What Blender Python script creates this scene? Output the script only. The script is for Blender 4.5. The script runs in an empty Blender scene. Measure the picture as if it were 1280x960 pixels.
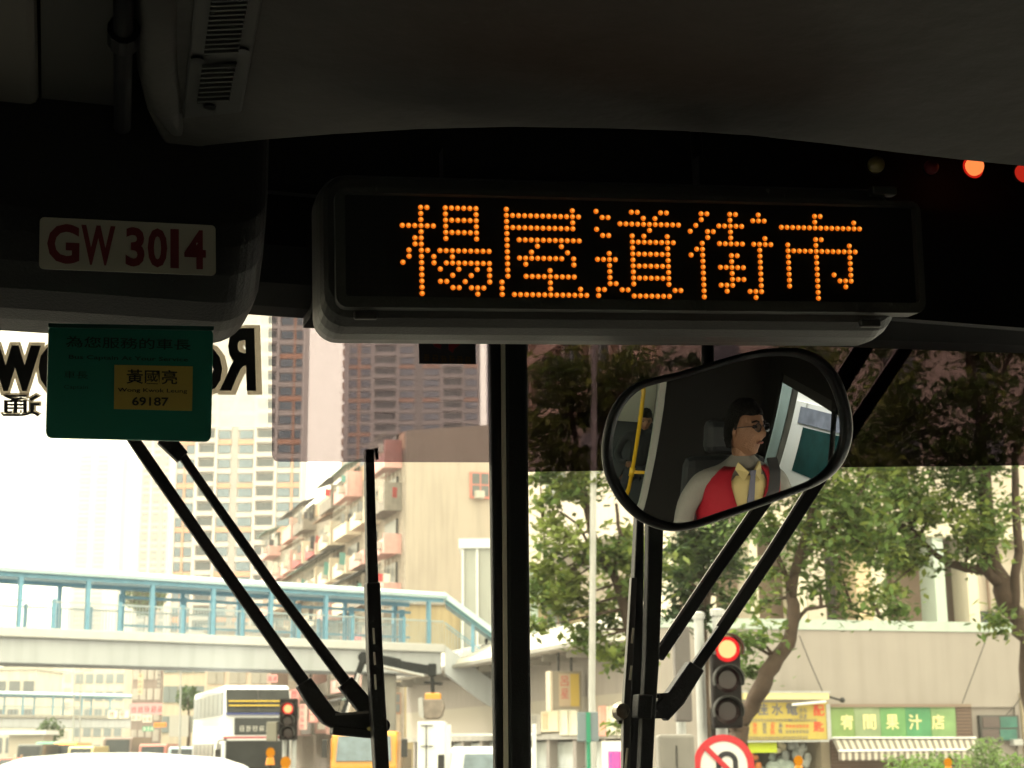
import bpy, bmesh, math, random
from mathutils import Vector, Matrix, Euler
random.seed(7)
C = bpy.context.scene.collection
SC = bpy.context.scene
R = math.radians
# ---------------------------------------------------------------- camera, world, sun, exposure
EYE = Vector((0, 0, 2.1))
cam_d = bpy.data.cameras.new('camera'); CAM = bpy.data.objects.new('camera', cam_d); C.objects.link(CAM)
FPX = 2000.0
cam_d.sensor_width = 36; cam_d.lens = 36 * FPX / 1280
PITCH, ROLL = math.atan(452 / FPX), R(0.45)
ROT = (Matrix.Rotation(R(90) + PITCH, 3, 'X') @ Matrix.Rotation(-ROLL, 3, 'Z'))
CAM.location = EYE; CAM.rotation_euler = ROT.to_euler()
cam_d.clip_start = 0.05; cam_d.clip_end = 6000
cam_d.dof.use_dof = True; cam_d.dof.focus_distance = 2.3; cam_d.dof.aperture_fstop = 15
SC.camera = CAM
SC.view_settings.view_transform = 'Standard'; SC.view_settings.look = 'None'
SC.view_settings.gamma = 1; SC.view_settings.exposure = 2.75
w = bpy.data.worlds.new('World'); SC.world = w; w.use_nodes = True
nt = w.node_tree; nt.nodes.clear()
sky = nt.nodes.new('ShaderNodeTexSky'); sky.sky_type = 'NISHITA'; sky.sun_disc = False
SUN_EL, SUN_AZ = R(48), R(-62)          # sun high, ahead and to the left, behind thin cloud
sky.sun_elevation = SUN_EL; sky.sun_rotation = SUN_AZ; sky.dust_density = 6; sky.air_density = 1.5
mixn = nt.nodes.new('ShaderNodeMixRGB'); mixn.inputs[0].default_value = 0.93
mixn.inputs[2].default_value = (5.35, 5.0, 3.35, 1)       # the even, warm white of the cloud
bg = nt.nodes.new('ShaderNodeBackground'); bg.inputs[1].default_value = 0.12
out = nt.nodes.new('ShaderNodeOutputWorld')
nt.links.new(sky.outputs[0], mixn.inputs[1]); nt.links.new(mixn.outputs[0], bg.inputs[0]); nt.links.new(bg.outputs[0], out.inputs[0])
sl = bpy.data.lights.new('sun', 'SUN'); sl.energy = 0.75; sl.angle = R(14); sl.color = (1, .93, .8)
so = bpy.data.objects.new('sun', sl); C.objects.link(so); so.location = (-60, 40, 160)
sd = Vector((math.sin(SUN_AZ) * math.cos(SUN_EL), math.cos(SUN_AZ) * math.cos(SUN_EL), math.sin(SUN_EL)))
so.rotation_euler = sd.to_track_quat('Z', 'Y').to_euler()
SC.cycles.use_denoising = True
SC.cycles.max_bounces = 8; SC.cycles.diffuse_bounces = 4; SC.cycles.transparent_max_bounces = 16
SC.cycles.volume_bounces = 3; SC.cycles.caustics_reflective = False; SC.cycles.caustics_refractive = False
SC.cycles.sample_clamp_indirect = 6
# ---------------------------------------------------------------- frames: world, and street/bus (turned 17 degrees left)
TH = R(17)
def to_street(p):                       # world -> street/bus frame
    p = Vector(p); c, s = math.cos(TH), math.sin(TH)
    return Vector((p.x * c + p.y * s, -p.x * s + p.y * c, p.z))
def to_world(p):
    p = Vector(p); c, s = math.cos(TH), math.sin(TH)
    return Vector((p.x * c - p.y * s, p.x * s + p.y * c, p.z))
def ray(px, py):
    return (ROT @ Vector(((px - 640) / FPX, (480 - py) / FPX, -1))).normalized()
def P(px, py, Y):                       # point seen at (px, py) at world distance Y ahead
    d = ray(px, py); return EYE + d * (Y / d.y)
def B(px, py, by):                      # the same in the street/bus frame, on the plane y = by
    d = to_street(ray(px, py)); return Vector((0, 0, 2.1)) + d * (by / d.y)
def BX(px, py, bx):
    d = to_street(ray(px, py)); return Vector((0, 0, 2.1)) + d * (bx / d.x)
def BZ(px, py, z):
    d = to_street(ray(px, py)); return Vector((0, 0, 2.1)) + d * ((z - 2.1) / d.z)
# ---------------------------------------------------------------- materials
MATS = {}
def mat(name, col, rough=.7, metal=0, var=0, vscale=3, bump=0, bscale=40, spec=.4, stain=0, coord='Object', island=0, translucent=0, stripes=None, trans=None, coat=0):
    if name in MATS: return MATS[name]
    m = bpy.data.materials.new(name); m.use_nodes = True; t = m.node_tree; N = t.nodes; L = t.links
    p = N['Principled BSDF']; p.inputs['Roughness'].default_value = rough; p.inputs['Metallic'].default_value = metal
    p.inputs['Specular IOR Level'].default_value = spec; p.inputs['Coat Weight'].default_value = coat
    p.inputs['Base Color'].default_value = (*col, 1); m.diffuse_color = (*col, 1)
    last = None
    def rgb(c): n = N.new('ShaderNodeRGB'); n.outputs[0].default_value = (*c, 1); return n.outputs[0]
    tc = N.new('ShaderNodeTexCoord')
    src = rgb(col)
    def hsv(fac_socket, src, lo, hi):
        mr = N.new('ShaderNodeMapRange'); mr.inputs[3].default_value = lo; mr.inputs[4].default_value = hi
        L.new(fac_socket, mr.inputs[0]); h = N.new('ShaderNodeHueSaturation'); L.new(mr.outputs[0], h.inputs['Value']); L.new(src, h.inputs['Color']); return h.outputs[0]
    if var:
        n = N.new('ShaderNodeTexNoise'); n.inputs['Scale'].default_value = vscale; n.inputs['Detail'].default_value = 6
        L.new(tc.outputs[coord], n.inputs['Vector']); src = hsv(n.outputs['Fac'], src, 1 - 2 * var, 1 + 2 * var)
    if stain:                            # long streaks of dirt that run down a wall
        mp = N.new('ShaderNodeMapping'); mp.inputs['Scale'].default_value = (1.4, 1.4, .12); L.new(tc.outputs[coord], mp.inputs['Vector'])
        n = N.new('ShaderNodeTexNoise'); n.inputs['Scale'].default_value = 1.6; n.inputs['Detail'].default_value = 8; L.new(mp.outputs[0], n.inputs['Vector'])
        cr = N.new('ShaderNodeValToRGB'); cr.color_ramp.elements[0].position = .45; cr.color_ramp.elements[1].position = .75; L.new(n.outputs['Fac'], cr.inputs[0])
        src = hsv(cr.outputs[0], src, 1, 1 - stain)
    if island:
        g = N.new('ShaderNodeNewGeometry'); src = hsv(g.outputs['Random Per Island'], src, 1 - island, 1 + island)
    if stripes:                          # (axis, scale, colour)
        sx = N.new('ShaderNodeSeparateXYZ'); L.new(tc.outputs[coord], sx.inputs[0])
        ma = N.new('ShaderNodeMath'); ma.operation = 'MULTIPLY'; ma.inputs[1].default_value = stripes[1]; L.new(sx.outputs[stripes[0]], ma.inputs[0])
        fr = N.new('ShaderNodeMath'); fr.operation = 'FRACT'; L.new(ma.outputs[0], fr.inputs[0])
        gt = N.new('ShaderNodeMath'); gt.operation = 'GREATER_THAN'; gt.inputs[1].default_value = .5; L.new(fr.outputs[0], gt.inputs[0])
        mx = N.new('ShaderNodeMixRGB'); L.new(gt.outputs[0], mx.inputs[0]); L.new(src, mx.inputs[1]); mx.inputs[2].default_value = (*stripes[2], 1); src = mx.outputs[0]
    L.new(src, p.inputs['Base Color'])
    if bump:
        n = N.new('ShaderNodeTexNoise'); n.inputs['Scale'].default_value = bscale; n.inputs['Detail'].default_value = 5; L.new(tc.outputs[coord], n.inputs['Vector'])
        b = N.new('ShaderNodeBump'); b.inputs['Strength'].default_value = bump; b.inputs['Distance'].default_value = .02
        L.new(n.outputs['Fac'], b.inputs['Height']); L.new(b.outputs[0], p.inputs['Normal'])
    if translucent:
        tr = N.new('ShaderNodeBsdfTranslucent'); L.new(src, tr.inputs[0]); ms = N.new('ShaderNodeMixShader'); ms.inputs[0].default_value = translucent
        L.new(p.outputs[0], ms.inputs[1]); L.new(tr.outputs[0], ms.inputs[2]); L.new(ms.outputs[0], N['Material Output'].inputs[0])
    MATS[name] = m; return m
def emit(name, col, k):
    k = k / 2 ** SC.view_settings.exposure
    m = bpy.data.materials.new(name); m.use_nodes = True; t = m.node_tree; t.nodes.clear()
    e = t.nodes.new('ShaderNodeEmission'); e.inputs[0].default_value = (*col, 1); e.inputs[1].default_value = k
    o = t.nodes.new('ShaderNodeOutputMaterial'); t.links.new(e.outputs[0], o.inputs[0]); m.diffuse_color = (*col, 1); return m
def clear(name, col, gloss=0, milk=0, milkcol=(1, 1, 1)):
    m = bpy.data.materials.new(name); m.use_nodes = True; t = m.node_tree; t.nodes.clear()
    a = t.nodes.new('ShaderNodeBsdfTransparent'); a.inputs[0].default_value = (*col, 1); s = a.outputs[0]
    if milk:
        d = t.nodes.new('ShaderNodeBsdfTranslucent'); d.inputs[0].default_value = (*milkcol, 1); x = t.nodes.new('ShaderNodeMixShader'); x.inputs[0].default_value = milk
        t.links.new(s, x.inputs[1]); t.links.new(d.outputs[0], x.inputs[2]); s = x.outputs[0]
    if gloss:
        g = t.nodes.new('ShaderNodeBsdfGlossy'); g.inputs['Roughness'].default_value = .03; x = t.nodes.new('ShaderNodeMixShader'); x.inputs[0].default_value = gloss
        t.links.new(s, x.inputs[1]); t.links.new(g.outputs[0], x.inputs[2]); s = x.outputs[0]
    o = t.nodes.new('ShaderNodeOutputMaterial'); t.links.new(s, o.inputs[0]); return m
# ---------------------------------------------------------------- mesh builder
class MB:
    def __init__(s): s.v = []; s.f = []
    def add(s, vs, fs):
        n = len(s.v); s.v += [Vector(v) for v in vs]; s.f += [tuple(i + n for i in f) for f in fs]; return s
    def box(s, x0, x1, y0, y1, z0, z1):
        return s.add([(x0, y0, z0), (x1, y0, z0), (x1, y1, z0), (x0, y1, z0), (x0, y0, z1), (x1, y0, z1), (x1, y1, z1), (x0, y1, z1)],
                     [(3, 2, 1, 0), (4, 5, 6, 7), (0, 1, 5, 4), (1, 2, 6, 5), (2, 3, 7, 6), (3, 0, 4, 7)])
    def bar(s, a, b, wd, th, up=(0, 1, 0)):
        a, b = Vector(a), Vector(b); d = (b - a).normalized(); n = Vector(up); sx = d.cross(n)
        if sx.length < 1e-4: sx = d.cross(Vector((1, 0, 0)))
        sx.normalize(); n = sx.cross(d).normalized()
        vs = []
        for q in (a, b):
            for i, j in ((-1, -1), (1, -1), (1, 1), (-1, 1)): vs.append(q + sx * wd / 2 * i + n * th / 2 * j)
        return s.add(vs, [(3, 2, 1, 0), (4, 5, 6, 7), (0, 1, 5, 4), (1, 2, 6, 5), (2, 3, 7, 6), (3, 0, 4, 7)])
    def tube(s, pts, rad, n=8, cap=True, closed=False):
        pts = [Vector(p) for p in pts]; m = len(pts); rad = rad if isinstance(rad, (list, tuple)) else [rad] * m
        base = len(s.v); ref = None
        for i, p in enumerate(pts):
            if closed: d = pts[(i + 1) % m] - pts[i - 1]
            else: d = pts[min(i + 1, m - 1)] - pts[max(i - 1, 0)]
            d.normalize()
            if ref is None: ref = d.orthogonal()
            a = (ref - d * ref.dot(d)).normalized(); ref = a; b = d.cross(a)
            for k in range(n):
                t = 2 * math.pi * k / n; s.v.append(p + (a * math.cos(t) + b * math.sin(t)) * rad[i])
        for i in range(m if closed else m - 1):
            j = (i + 1) % m
            for k in range(n): s.f.append((base + i * n + k, base + i * n + (k + 1) % n, base + j * n + (k + 1) % n, base + j * n + k))
        if cap and not closed:
            s.f.append(tuple(base + k for k in range(n))[::-1]); s.f.append(tuple(base + (m - 1) * n + k for k in range(n)))
        return s
    def prism(s, pts, ext):              # planar outline pushed along ext
        pts = [Vector(p) for p in pts]; e = Vector(ext); n = len(pts)
        return s.add(pts + [p + e for p in pts], [tuple(range(n))[::-1], tuple(range(n, 2 * n))] + [(i, (i + 1) % n, n + (i + 1) % n, n + i) for i in range(n)])
    def loft(s, rings, cap=True, closed=True):
        n = len(rings[0]); b = len(s.v)
        for r in rings: s.v += [Vector(p) for p in r]
        for i in range(len(rings) - 1):
            for k in range(n if closed else n - 1): s.f.append((b + i * n + k, b + i * n + (k + 1) % n, b + (i + 1) * n + (k + 1) % n, b + (i + 1) * n + k))
        if cap: s.f.append(tuple(b + k for k in range(n))[::-1]); s.f.append(tuple(b + (len(rings) - 1) * n + k for k in range(n)))
        return s
    def ball(s, c, r, n=12, sc=(1, 1, 1)):
        c = Vector(c); rings = []
        for i in range(1, n):
            t = math.pi * i / n; rings.append([c + Vector((sc[0] * r * math.sin(t) * math.cos(2 * math.pi * k / (2 * n)), sc[1] * r * math.sin(t) * math.sin(2 * math.pi * k / (2 * n)), -sc[2] * r * math.cos(t))) for k in range(2 * n)])
        return s.loft(rings)
    def disc(s, c, nrm, r, th, n=28, r1=None):
        c = Vector(c); nrm = Vector(nrm).normalized(); a = nrm.orthogonal().normalized(); b = nrm.cross(a); r1 = r if r1 is None else r1
        return s.loft([[c + (a * math.cos(2 * math.pi * k / n) + b * math.sin(2 * math.pi * k / n)) * rr + nrm * h for k in range(n)] for rr, h in ((r, 0), (r1, th))])
    def mesh(s, name, org=Vector((0, 0, 0)), mats=(), smooth=False):
        me = bpy.data.meshes.new(name); me.from_pydata([v - org for v in s.v], [], s.f)
        for m in mats: me.materials.append(m)
        bm = bmesh.new(); bm.from_mesh(me); bmesh.ops.recalc_face_normals(bm, faces=bm.faces); bm.to_mesh(me); bm.free()
        if smooth:
            for p in me.polygons: p.use_smooth = True
        me.update(); return me
def thing(name, label, cat, loc=(0, 0, 0), street=False, group=None):
    o = bpy.data.objects.new(name, None); C.objects.link(o); o.empty_display_size = .1
    loc = Vector(loc)
    o.location = to_world(loc) if street else loc
    if street: o.rotation_euler = (0, 0, TH)
    o['label'] = label; o['category'] = cat
    if group: o['group'] = group
    ORG[o.name] = loc.copy(); return o
ORG = {}
def part(name, mb, m, parent, smooth=False, bevel=0, kind=None, label=None, seg=2):
    me = mb.mesh(name, ORG[parent.name], [m] if m else [], smooth)
    o = bpy.data.objects.new(name, me); C.objects.link(o); o.parent = parent; ORG[o.name] = ORG[parent.name]
    if bevel:
        b = o.modifiers.new('bevel', 'BEVEL'); b.width = bevel; b.segments = seg; b.limit_method = 'ANGLE'; b.angle_limit = R(35)
    if kind: o['kind'] = kind
    if label: o['label'] = label
    return o
def setting(name, mb, m, street=False, kind='structure', smooth=False):
    me = mb.mesh(name, mats=[m], smooth=smooth); o = bpy.data.objects.new(name, me); C.objects.link(o)
    if street: o.rotation_euler = (0, 0, TH)
    o['kind'] = kind; return o
def inst(name, me, parent, loc, rot=None, scale=None):   # another part that shares mesh data
    o = bpy.data.objects.new(name, me); C.objects.link(o); o.parent = parent; o.location = Vector(loc) - ORG[parent.name]
    if rot: o.rotation_euler = rot
    if scale: o.scale = scale
    return o
def copy_tree(o, parent=None):
    c = o.copy(); C.objects.link(c); c.parent = parent
    for ch in o.children: copy_tree(ch, c)
    return c
def text_mb(body, origin, xdir, updir, height=None, width=None, depth=.0008, bold=0, mirror=False, aspect=1, align='L'):
    cu = bpy.data.curves.new('t', 'FONT'); cu.body = body; cu.offset = bold; cu.extrude = 0; cu.resolution_u = 3; cu.space_character = 1.0
    to = bpy.data.objects.new('t', cu); C.objects.link(to); bpy.context.view_layer.update()
    me = bpy.data.meshes.new_from_object(to.evaluated_get(bpy.context.evaluated_depsgraph_get()))
    xs = [v.co.x for v in me.vertices]; ys = [v.co.y for v in me.vertices]; x0, x1, y0, y1 = min(xs), max(xs), min(ys), max(ys)
    sy = (height / (y1 - y0)) if height else width / (x1 - x0); sx = (width / (x1 - x0)) if width else sy * aspect
    xdir, updir = Vector(xdir).normalized(), Vector(updir).normalized(); nz = xdir.cross(updir).normalized(); o = Vector(origin)
    mb = MB(); vs = []
    for v in me.vertices:
        lx = (v.co.x - x0) * sx
        if mirror: lx = (x1 - x0) * sx - lx
        if align == 'C': lx -= (x1 - x0) * sx / 2
        vs.append(o + xdir * lx + updir * (v.co.y - y0) * sy + nz * depth)
    mb.add(vs, [tuple(p.vertices) for p in me.polygons])
    bpy.data.objects.remove(to); bpy.data.curves.remove(cu); bpy.data.meshes.remove(me)
    return mb
def glyphs(mb, n, org, xd, ud, size, gap=.15, seed=0, th=.13, nz=.004):   # writing too blurred to read: strokes of the right size
    rd = random.Random(seed); xd, ud = Vector(xd).normalized(), Vector(ud).normalized(); nn = xd.cross(ud)
    for i in range(n):
        o = Vector(org) + xd * i * size * (1 + gap) + nn * nz
        for k in range(3):
            y = size * (.1 + .38 * k + rd.uniform(-.06, .06)); a = size * rd.uniform(0, .2); b = size * rd.uniform(.75, 1)
            mb.add([o + xd * a + ud * y, o + xd * b + ud * y, o + xd * b + ud * (y + size * th), o + xd * a + ud * (y + size * th)], [(0, 1, 2, 3)])
        for k in range(2):
            x = size * (.2 + .45 * k + rd.uniform(-.1, .1)); a = size * rd.uniform(0, .3); b = size * rd.uniform(.7, 1)
            q = o + nn * .002
            mb.add([q + xd * x + ud * a, q + xd * (x + size * th) + ud * a, q + xd * (x + size * th) + ud * b, q + xd * x + ud * b], [(0, 1, 2, 3)])
    return mb
UP = Vector((0, 0, 1))
# ---------------------------------------------------------------- the street
asphalt = mat('asphalt', (.055, .055, .058), .85, var=.2, vscale=2, bump=.3, bscale=80)
concrete = mat('concrete', (.33, .32, .3), .85, var=.12, vscale=1.5, stain=.25, bump=.1)
paving = mat('paving', (.28, .26, .25), .85, var=.15, vscale=4)
paint_w = mat('road_paint', (.7, .7, .66), .7, var=.1)
paint_y = mat('road_paint_yellow', (.7, .5, .08), .7, var=.1)
setting('ground', MB().add([(-3000, -3000, -.02), (3000, -3000, -.02), (3000, 3000, -.02), (-3000, 3000, -.02)], [(0, 1, 2, 3)]), paving)
setting('road', MB().add([(-9, -60, 0), (16, -60, 0), (16, 900, 0), (-9, 900, 0)], [(0, 1, 2, 3)]), asphalt, True)
mk = MB()
for x in (-1.7, 1.75, 8.7, 12.2):
    for k in range(60): mk.add([(x, k * 6, .004), (x + .1, k * 6, .004), (x + .1, k * 6 + 2, .004), (x, k * 6 + 2, .004)], [(0, 1, 2, 3)])
for k in range(6): mk.add([(-4 + k * .0, 14.0 + k * .6, .004), (5, 14.0 + k * .6, .004), (5, 14.3 + k * .6, .004), (-4, 14.3 + k * .6, .004)], [(0, 1, 2, 3)])
setting('road_markings', mk, paint_w, True)
setting('pavement', MB().box(16, 60, -60, 51.8, -.02, .13), paving, True)
setting('pavement', MB().box(-24, -9, -60, 900, -.02, .13), paving, True)
setting('pavement', MB().box(16, 20.6, 51.8, 900, -.02, .129), paving, True)
kb = MB().box(15.85, 15.998, -60, 900, -.01, .14); setting('kerb', kb, concrete, True)
setting('kerb', MB().box(-8.998, -8.85, -60, 900, -.01, .14), concrete, True)
isl = MB().box(5.2, 6.6, 12, 40, -.01, .14); setting('traffic_island', isl, concrete, True)
isl = MB().box(5.2, 6.6, 44, 200, -.01, .14); setting('traffic_island', isl, concrete, True)

white = mat('white_paint', (.72, .74, .78), .45, var=.05, vscale=2, stain=.08)
teal = mat('teal_paint', (.14, .32, .46), .5, var=.1)
teal_pale = mat('pale_teal_paint', (.45, .60, .66), .5, var=.06, vscale=1)
deckpaint = mat('deck_paint', (.44, .47, .51), .75, var=.05, vscale=.6, stain=.15)
rail_pale = mat('rail_pale', (.36, .44, .48), .5)
glass_dark = mat('dark_glass', (.02, .03, .04), .2, spec=.4)
dark_metal = mat('dark_metal', (.02, .02, .022), .5)
steel = mat('galvanised_steel', (.36, .37, .38), .5, metal=.3, var=.1, vscale=6)

def footbridge(label, A, E, z0, z1, zr, width, post_gap, stair=True, detail=True):
    t = thing('footbridge', label, 'footbridge', (A.x, A.y, 0))
    d = (E - A); d.z = 0; Lg = d.length; d.normalize(); nn = Vector((-d.y, d.x, 0))
    def Q(s, a, z): p = Vector((A.x, A.y, 0)) + d * s + nn * a; return Vector((p.x, p.y, z))
    def qbox(mb, s0, s1, a0, a1, za, zb):
        return mb.add([Q(s0, a0, za), Q(s1, a0, za), Q(s1, a1, za), Q(s0, a1, za), Q(s0, a0, zb), Q(s1, a0, zb), Q(s1, a1, zb), Q(s0, a1, zb)],
                      [(3, 2, 1, 0), (4, 5, 6, 7), (0, 1, 5, 4), (1, 2, 6, 5), (2, 3, 7, 6), (3, 0, 4, 7)])
    part('deck', qbox(MB(), 0, Lg, .25, width - .25, z0, z1 - .38), deckpaint, t, bevel=.04)
    part('deck_edge', qbox(MB(), -.02, Lg + .02, 0, width, z1 - .378, z1), concrete if not detail else mat('deck_lip', (.52, .53, .54), .7, var=.05), t, bevel=.05)
    rp = []
    for s in (0, Lg): rp.append([Q(s, a, z) for a, z in ((-.15, zr), (-.18, zr + .14), (.2, zr + .3), (width * .5, zr + .42), (width - .2, zr + .3), (width + .18, zr + .14), (width + .15, zr))])
    part('roof', MB().loft(rp), teal_pale, t, smooth=False)
    part('roof_beam', qbox(MB(), .02, Lg - .02, .04, .2, zr - .17, zr - .004), teal, t)
    part('roof_beam', qbox(MB(), .02, Lg - .02, width - .2, width - .04, zr - .17, zr - .004), teal, t)
    pm = MB().box(-.08, .08, -.08, .08, 0, zr - z1 - .17).mesh('post', mats=[teal])
    pm2 = MB().box(-.07, .07, -.05, .05, 0, 1.15).mesh('rail_post', mats=[teal])
    ang = math.atan2(d.y, d.x); n = int(Lg / post_gap)
    for i in range(n + 1):
        s = i * post_gap + .1
        inst('post', pm, t, Q(s, .12, z1), (0, 0, ang)); inst('post', pm, t, Q(s, width - .12, z1), (0, 0, ang))
        if detail and s + post_gap / 2 < Lg:
            inst('rail_post', pm2, t, Q(s + post_gap / 2, .12, z1), (0, 0, ang)); inst('rail_post', pm2, t, Q(s + post_gap / 2, width - .12, z1), (0, 0, ang))
    for a in (.1, width - .1):
        mb = MB(); k = 0; st = .13 if detail else .5
        while k * st < Lg:
            qbox(mb, k * st, k * st + .022, a - .011, a + .011, z1, z1 + 1.0); k += 1
        part('railing_bars', mb, rail_pale, t, kind='stuff')
        part('handrail', qbox(MB(), 0, Lg, a - .03, a + .03, z1 + 1.0, z1 + 1.06), rail_pale, t)
    return t, Q, qbox, Lg, d, nn
bA, bE = P(0, 828, 61), P(556, 845, 74)
dd = (bE - bA); bA = bA - dd * .9
fb, Q, qbox, Lg, bd, bn = footbridge('covered pedestrian footbridge with teal posts crossing above the far bus', bA, bE, 5.3, 6.65, 8.72, 3.0, 2.75)
# wide panels on the far side of the deck
s0 = (P(195, 760, 64.5) - bA).dot(bd); k = 0
pm = MB().box(-.14, .14, -.03, .03, 0, 1.5).mesh('screen_post', mats=[teal])
while s0 + k * 1.42 < Lg:
    inst('screen_post', pm, fb, Q(s0 + k * 1.42, 2.78, 6.66), (0, 0, math.atan2(bd.y, bd.x)), (1, 1, 1.15)); k += 1
part('screen_beam', qbox(MB(), s0, Lg, 2.72, 2.76, 8.2, 8.32), teal, fb); part('screen_beam', qbox(MB(), s0, Lg, 2.72, 2.76, 7.05, 7.15), teal, fb)
for s in (4, Lg - 3.2):
    part('pier', qbox(MB(), s, s + 1.2, .9, 2.1, .13, 5.29), concrete, fb, bevel=.1)
# stairs down from its right-hand end
e = Q(Lg, 0, 0); sdir = Vector((.97, .02, 0)).normalized(); sn = Vector((-sdir.y, sdir.x, 0)); run, fall = 8.8, 6.5
def S(s, a, dz): q = e + sdir * s + sn * a; return Vector((q.x, q.y, dz - fall * s / run))
def sbox(mb, s0, s1, a0, a1, za, zb):
    return mb.add([S(s0, a0, za), S(s1, a0, za), S(s1, a1, za), S(s0, a1, za), S(s0, a0, zb), S(s1, a0, zb), S(s1, a1, zb), S(s0, a1, zb)], [(3, 2, 1, 0), (4, 5, 6, 7), (0, 1, 5, 4), (1, 2, 6, 5), (2, 3, 7, 6), (3, 0, 4, 7)])
part('stair_flight', sbox(MB(), 0, run, .1, 2.7, 5.35, 6.6), deckpaint, fb)
part('stair_roof', sbox(MB(), -.05, run * .9, -.1, 3.0, 8.72, 9.02), teal_pale, fb)
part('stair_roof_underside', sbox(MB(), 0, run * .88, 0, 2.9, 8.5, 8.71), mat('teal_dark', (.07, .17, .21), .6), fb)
mb = MB()
for a in (.12, 2.68):
    for k in range(60): sbox(mb, k * .14, k * .14 + .022, a, a + .022, 6.6, 7.6)
part('stair_railing', mb, rail_pale, fb, kind='stuff')
for a in (.12, 2.68): part('stair_handrail', sbox(MB(), 0, run, a, a + .05, 7.6, 7.66), teal, fb)
for s in (1.2, 3.6, 6):
    for a in (.12, 2.6): part('stair_post', sbox(MB(), s, s + .15, a - .02, a + .13, 6.55, 8.55), teal, fb)
for s in (4.6,): part('pier', MB().box(e.x + s, e.x + s + .8, e.y + .8, e.y + 1.8, .13, 2.1), concrete, fb)

fA, fE = P(0, 905, 190), P(166, 905, 205); fd = (fE - fA); fA = fA - fd * 1.6
footbridge('distant pale footbridge seen under the teal posted footbridge', fA, fE, 4.6, 6.1, 8.4, 4, 4.2, detail=False)
sp_ = S(1.9, 1.2, 6.6)
t = thing('person', 'dark dressed walker coming down the footbridge stairs', 'person', sp_)
part('body', MB().loft([[(sp_.x + rx * math.cos(a * math.pi / 5), sp_.y + rx * .7 * math.sin(a * math.pi / 5), sp_.z + z) for a in range(10)] for rx, z in ((.12, 0), (.13, .1), (.15, .5), (.18, .85), (.16, 1.1), (.22, 1.38), (.2, 1.45), (.06, 1.5), (.055, 1.55), (.085, 1.64), (.09, 1.7), (.05, 1.78))]), mat('walker_coat', (.04, .04, .05), .9), t, smooth=True)
# ---------------------------------------------------------------- towers
def tower(label, px0, px1, Y, H, fh, bays, base, band, glassc, depth=24, z_top=None, zlo=None, group=None, side_bumps=False, rotz=0, windows=True, simple=False, bandevery=3):
    a = P(px0, 880, Y); b = P(px1, 880, Y); W = b.x - a.x
    t = thing('tower_block', label, 'tower', (a.x, Y, 0), group=group)
    wallm = mat('tower_wall_%s' % px0, base, .8, var=.04, vscale=.05); bandm = mat('tower_band_%s' % px0, band, .8); gm = mat('tower_glass_%s' % px0, glassc, .3, var=.25, vscale=.35, spec=.5)
    part('wall', MB().box(a.x, a.x + W, Y + .6, Y + depth, 0, H), wallm, t)
    tot = sum(x[0] for x in bays); x = a.x; nfl = int(H / fh)
    lo = int((zlo or 0) / fh); hi = min(nfl, int((z_top or H) / fh) + 1)
    rib = MB(); recess_shade = mat('tower_recess_shade_%s' % px0, tuple(c * .72 for c in base), .85)  # wall colour darkened to paint shade into shafts and balcony bays
    for wd, kind in bays:
        bw = W * wd / tot
        if kind == 'r':                                        # full-height rib
            part('rib', MB().box(x, x + bw, Y - .25, Y + .6, 0, H + 1), mat('tower_rib_%s' % px0, tuple(min(.9, c * 1.15) for c in base), .8), t)
        elif kind == 'o': part('rib', MB().box(x, x + bw, Y - .1, Y + .6, 0, H + 1), bandm, t)
        elif kind == 'd': part('shaft_face', MB().box(x, x + bw, Y + .4, Y + .62, 0, H), recess_shade, t)
        else:
            if kind == 'w':                                   # bay windows, one per storey
                if simple:
                    mb = MB()
                    for f in range(lo, hi): mb.box(x + bw * .12, x + bw * .88, Y + .3, Y + .61, f * fh + .9, f * fh + fh * .85)
                    part('windows_row', mb, gm, t, kind='stuff')
                else:
                    wm = MB().box(0, bw * .8, 0, .35, 0, fh * .52).box(bw * .38, bw * .42, -.05, -.001, 0, fh * .52).mesh('window', mats=[gm])
                    for f in range(lo, hi): inst('window', wm, t, (x + bw * .1, Y + .25, f * fh + fh * .32))
                mb = MB(); mb2 = MB()
                for f in range(lo, hi):
                    (mb if f % bandevery == 0 else mb2).box(x, x + bw, Y + .1, Y + .6, f * fh - fh * .1, f * fh + fh * .22)
                part('storey_bands', mb, bandm, t, kind='stuff'); part('storey_bands', mb2, wallm, t, kind='stuff')
            if kind == 'b':                                   # balconies, wall and glass behind darkened to paint in their shade
                if simple: continue
                bm_ = MB().box(0, bw, -.7, .5, 0, .9).mesh('balcony', mats=[wallm]); wm = MB().box(0, bw * .84, 0, .2, 0, fh * .5).box(bw * .4, bw * .46, -.05, -.001, 0, fh * .5).mesh('window', mats=[mat('tower_glass_shade_%s' % px0, tuple(c * .35 for c in glassc), .3)])
                part('bay_face', MB().box(x, x + bw, Y + .5, Y + .61, 0, H), recess_shade, t)
                for f in range(lo, hi):
                    inst('balcony', bm_, t, (x, Y + .02, f * fh)); inst('window', wm, t, (x + bw * .08, Y + .3, f * fh + 1.1))
        x += bw
    if side_bumps:
        for sx in (a.x - .6,):
            mb = MB()
            for f in range(lo, hi): mb.box(sx, a.x, Y + 1, Y + 4, f * fh + .6, f * fh + 2.2)
            part('bay_windows', mb, bandm, t, kind='stuff')
    return t
cream = (.47, .44, .44); peach = (.52, .28, .19); gl = (.10, .16, .22)
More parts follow.
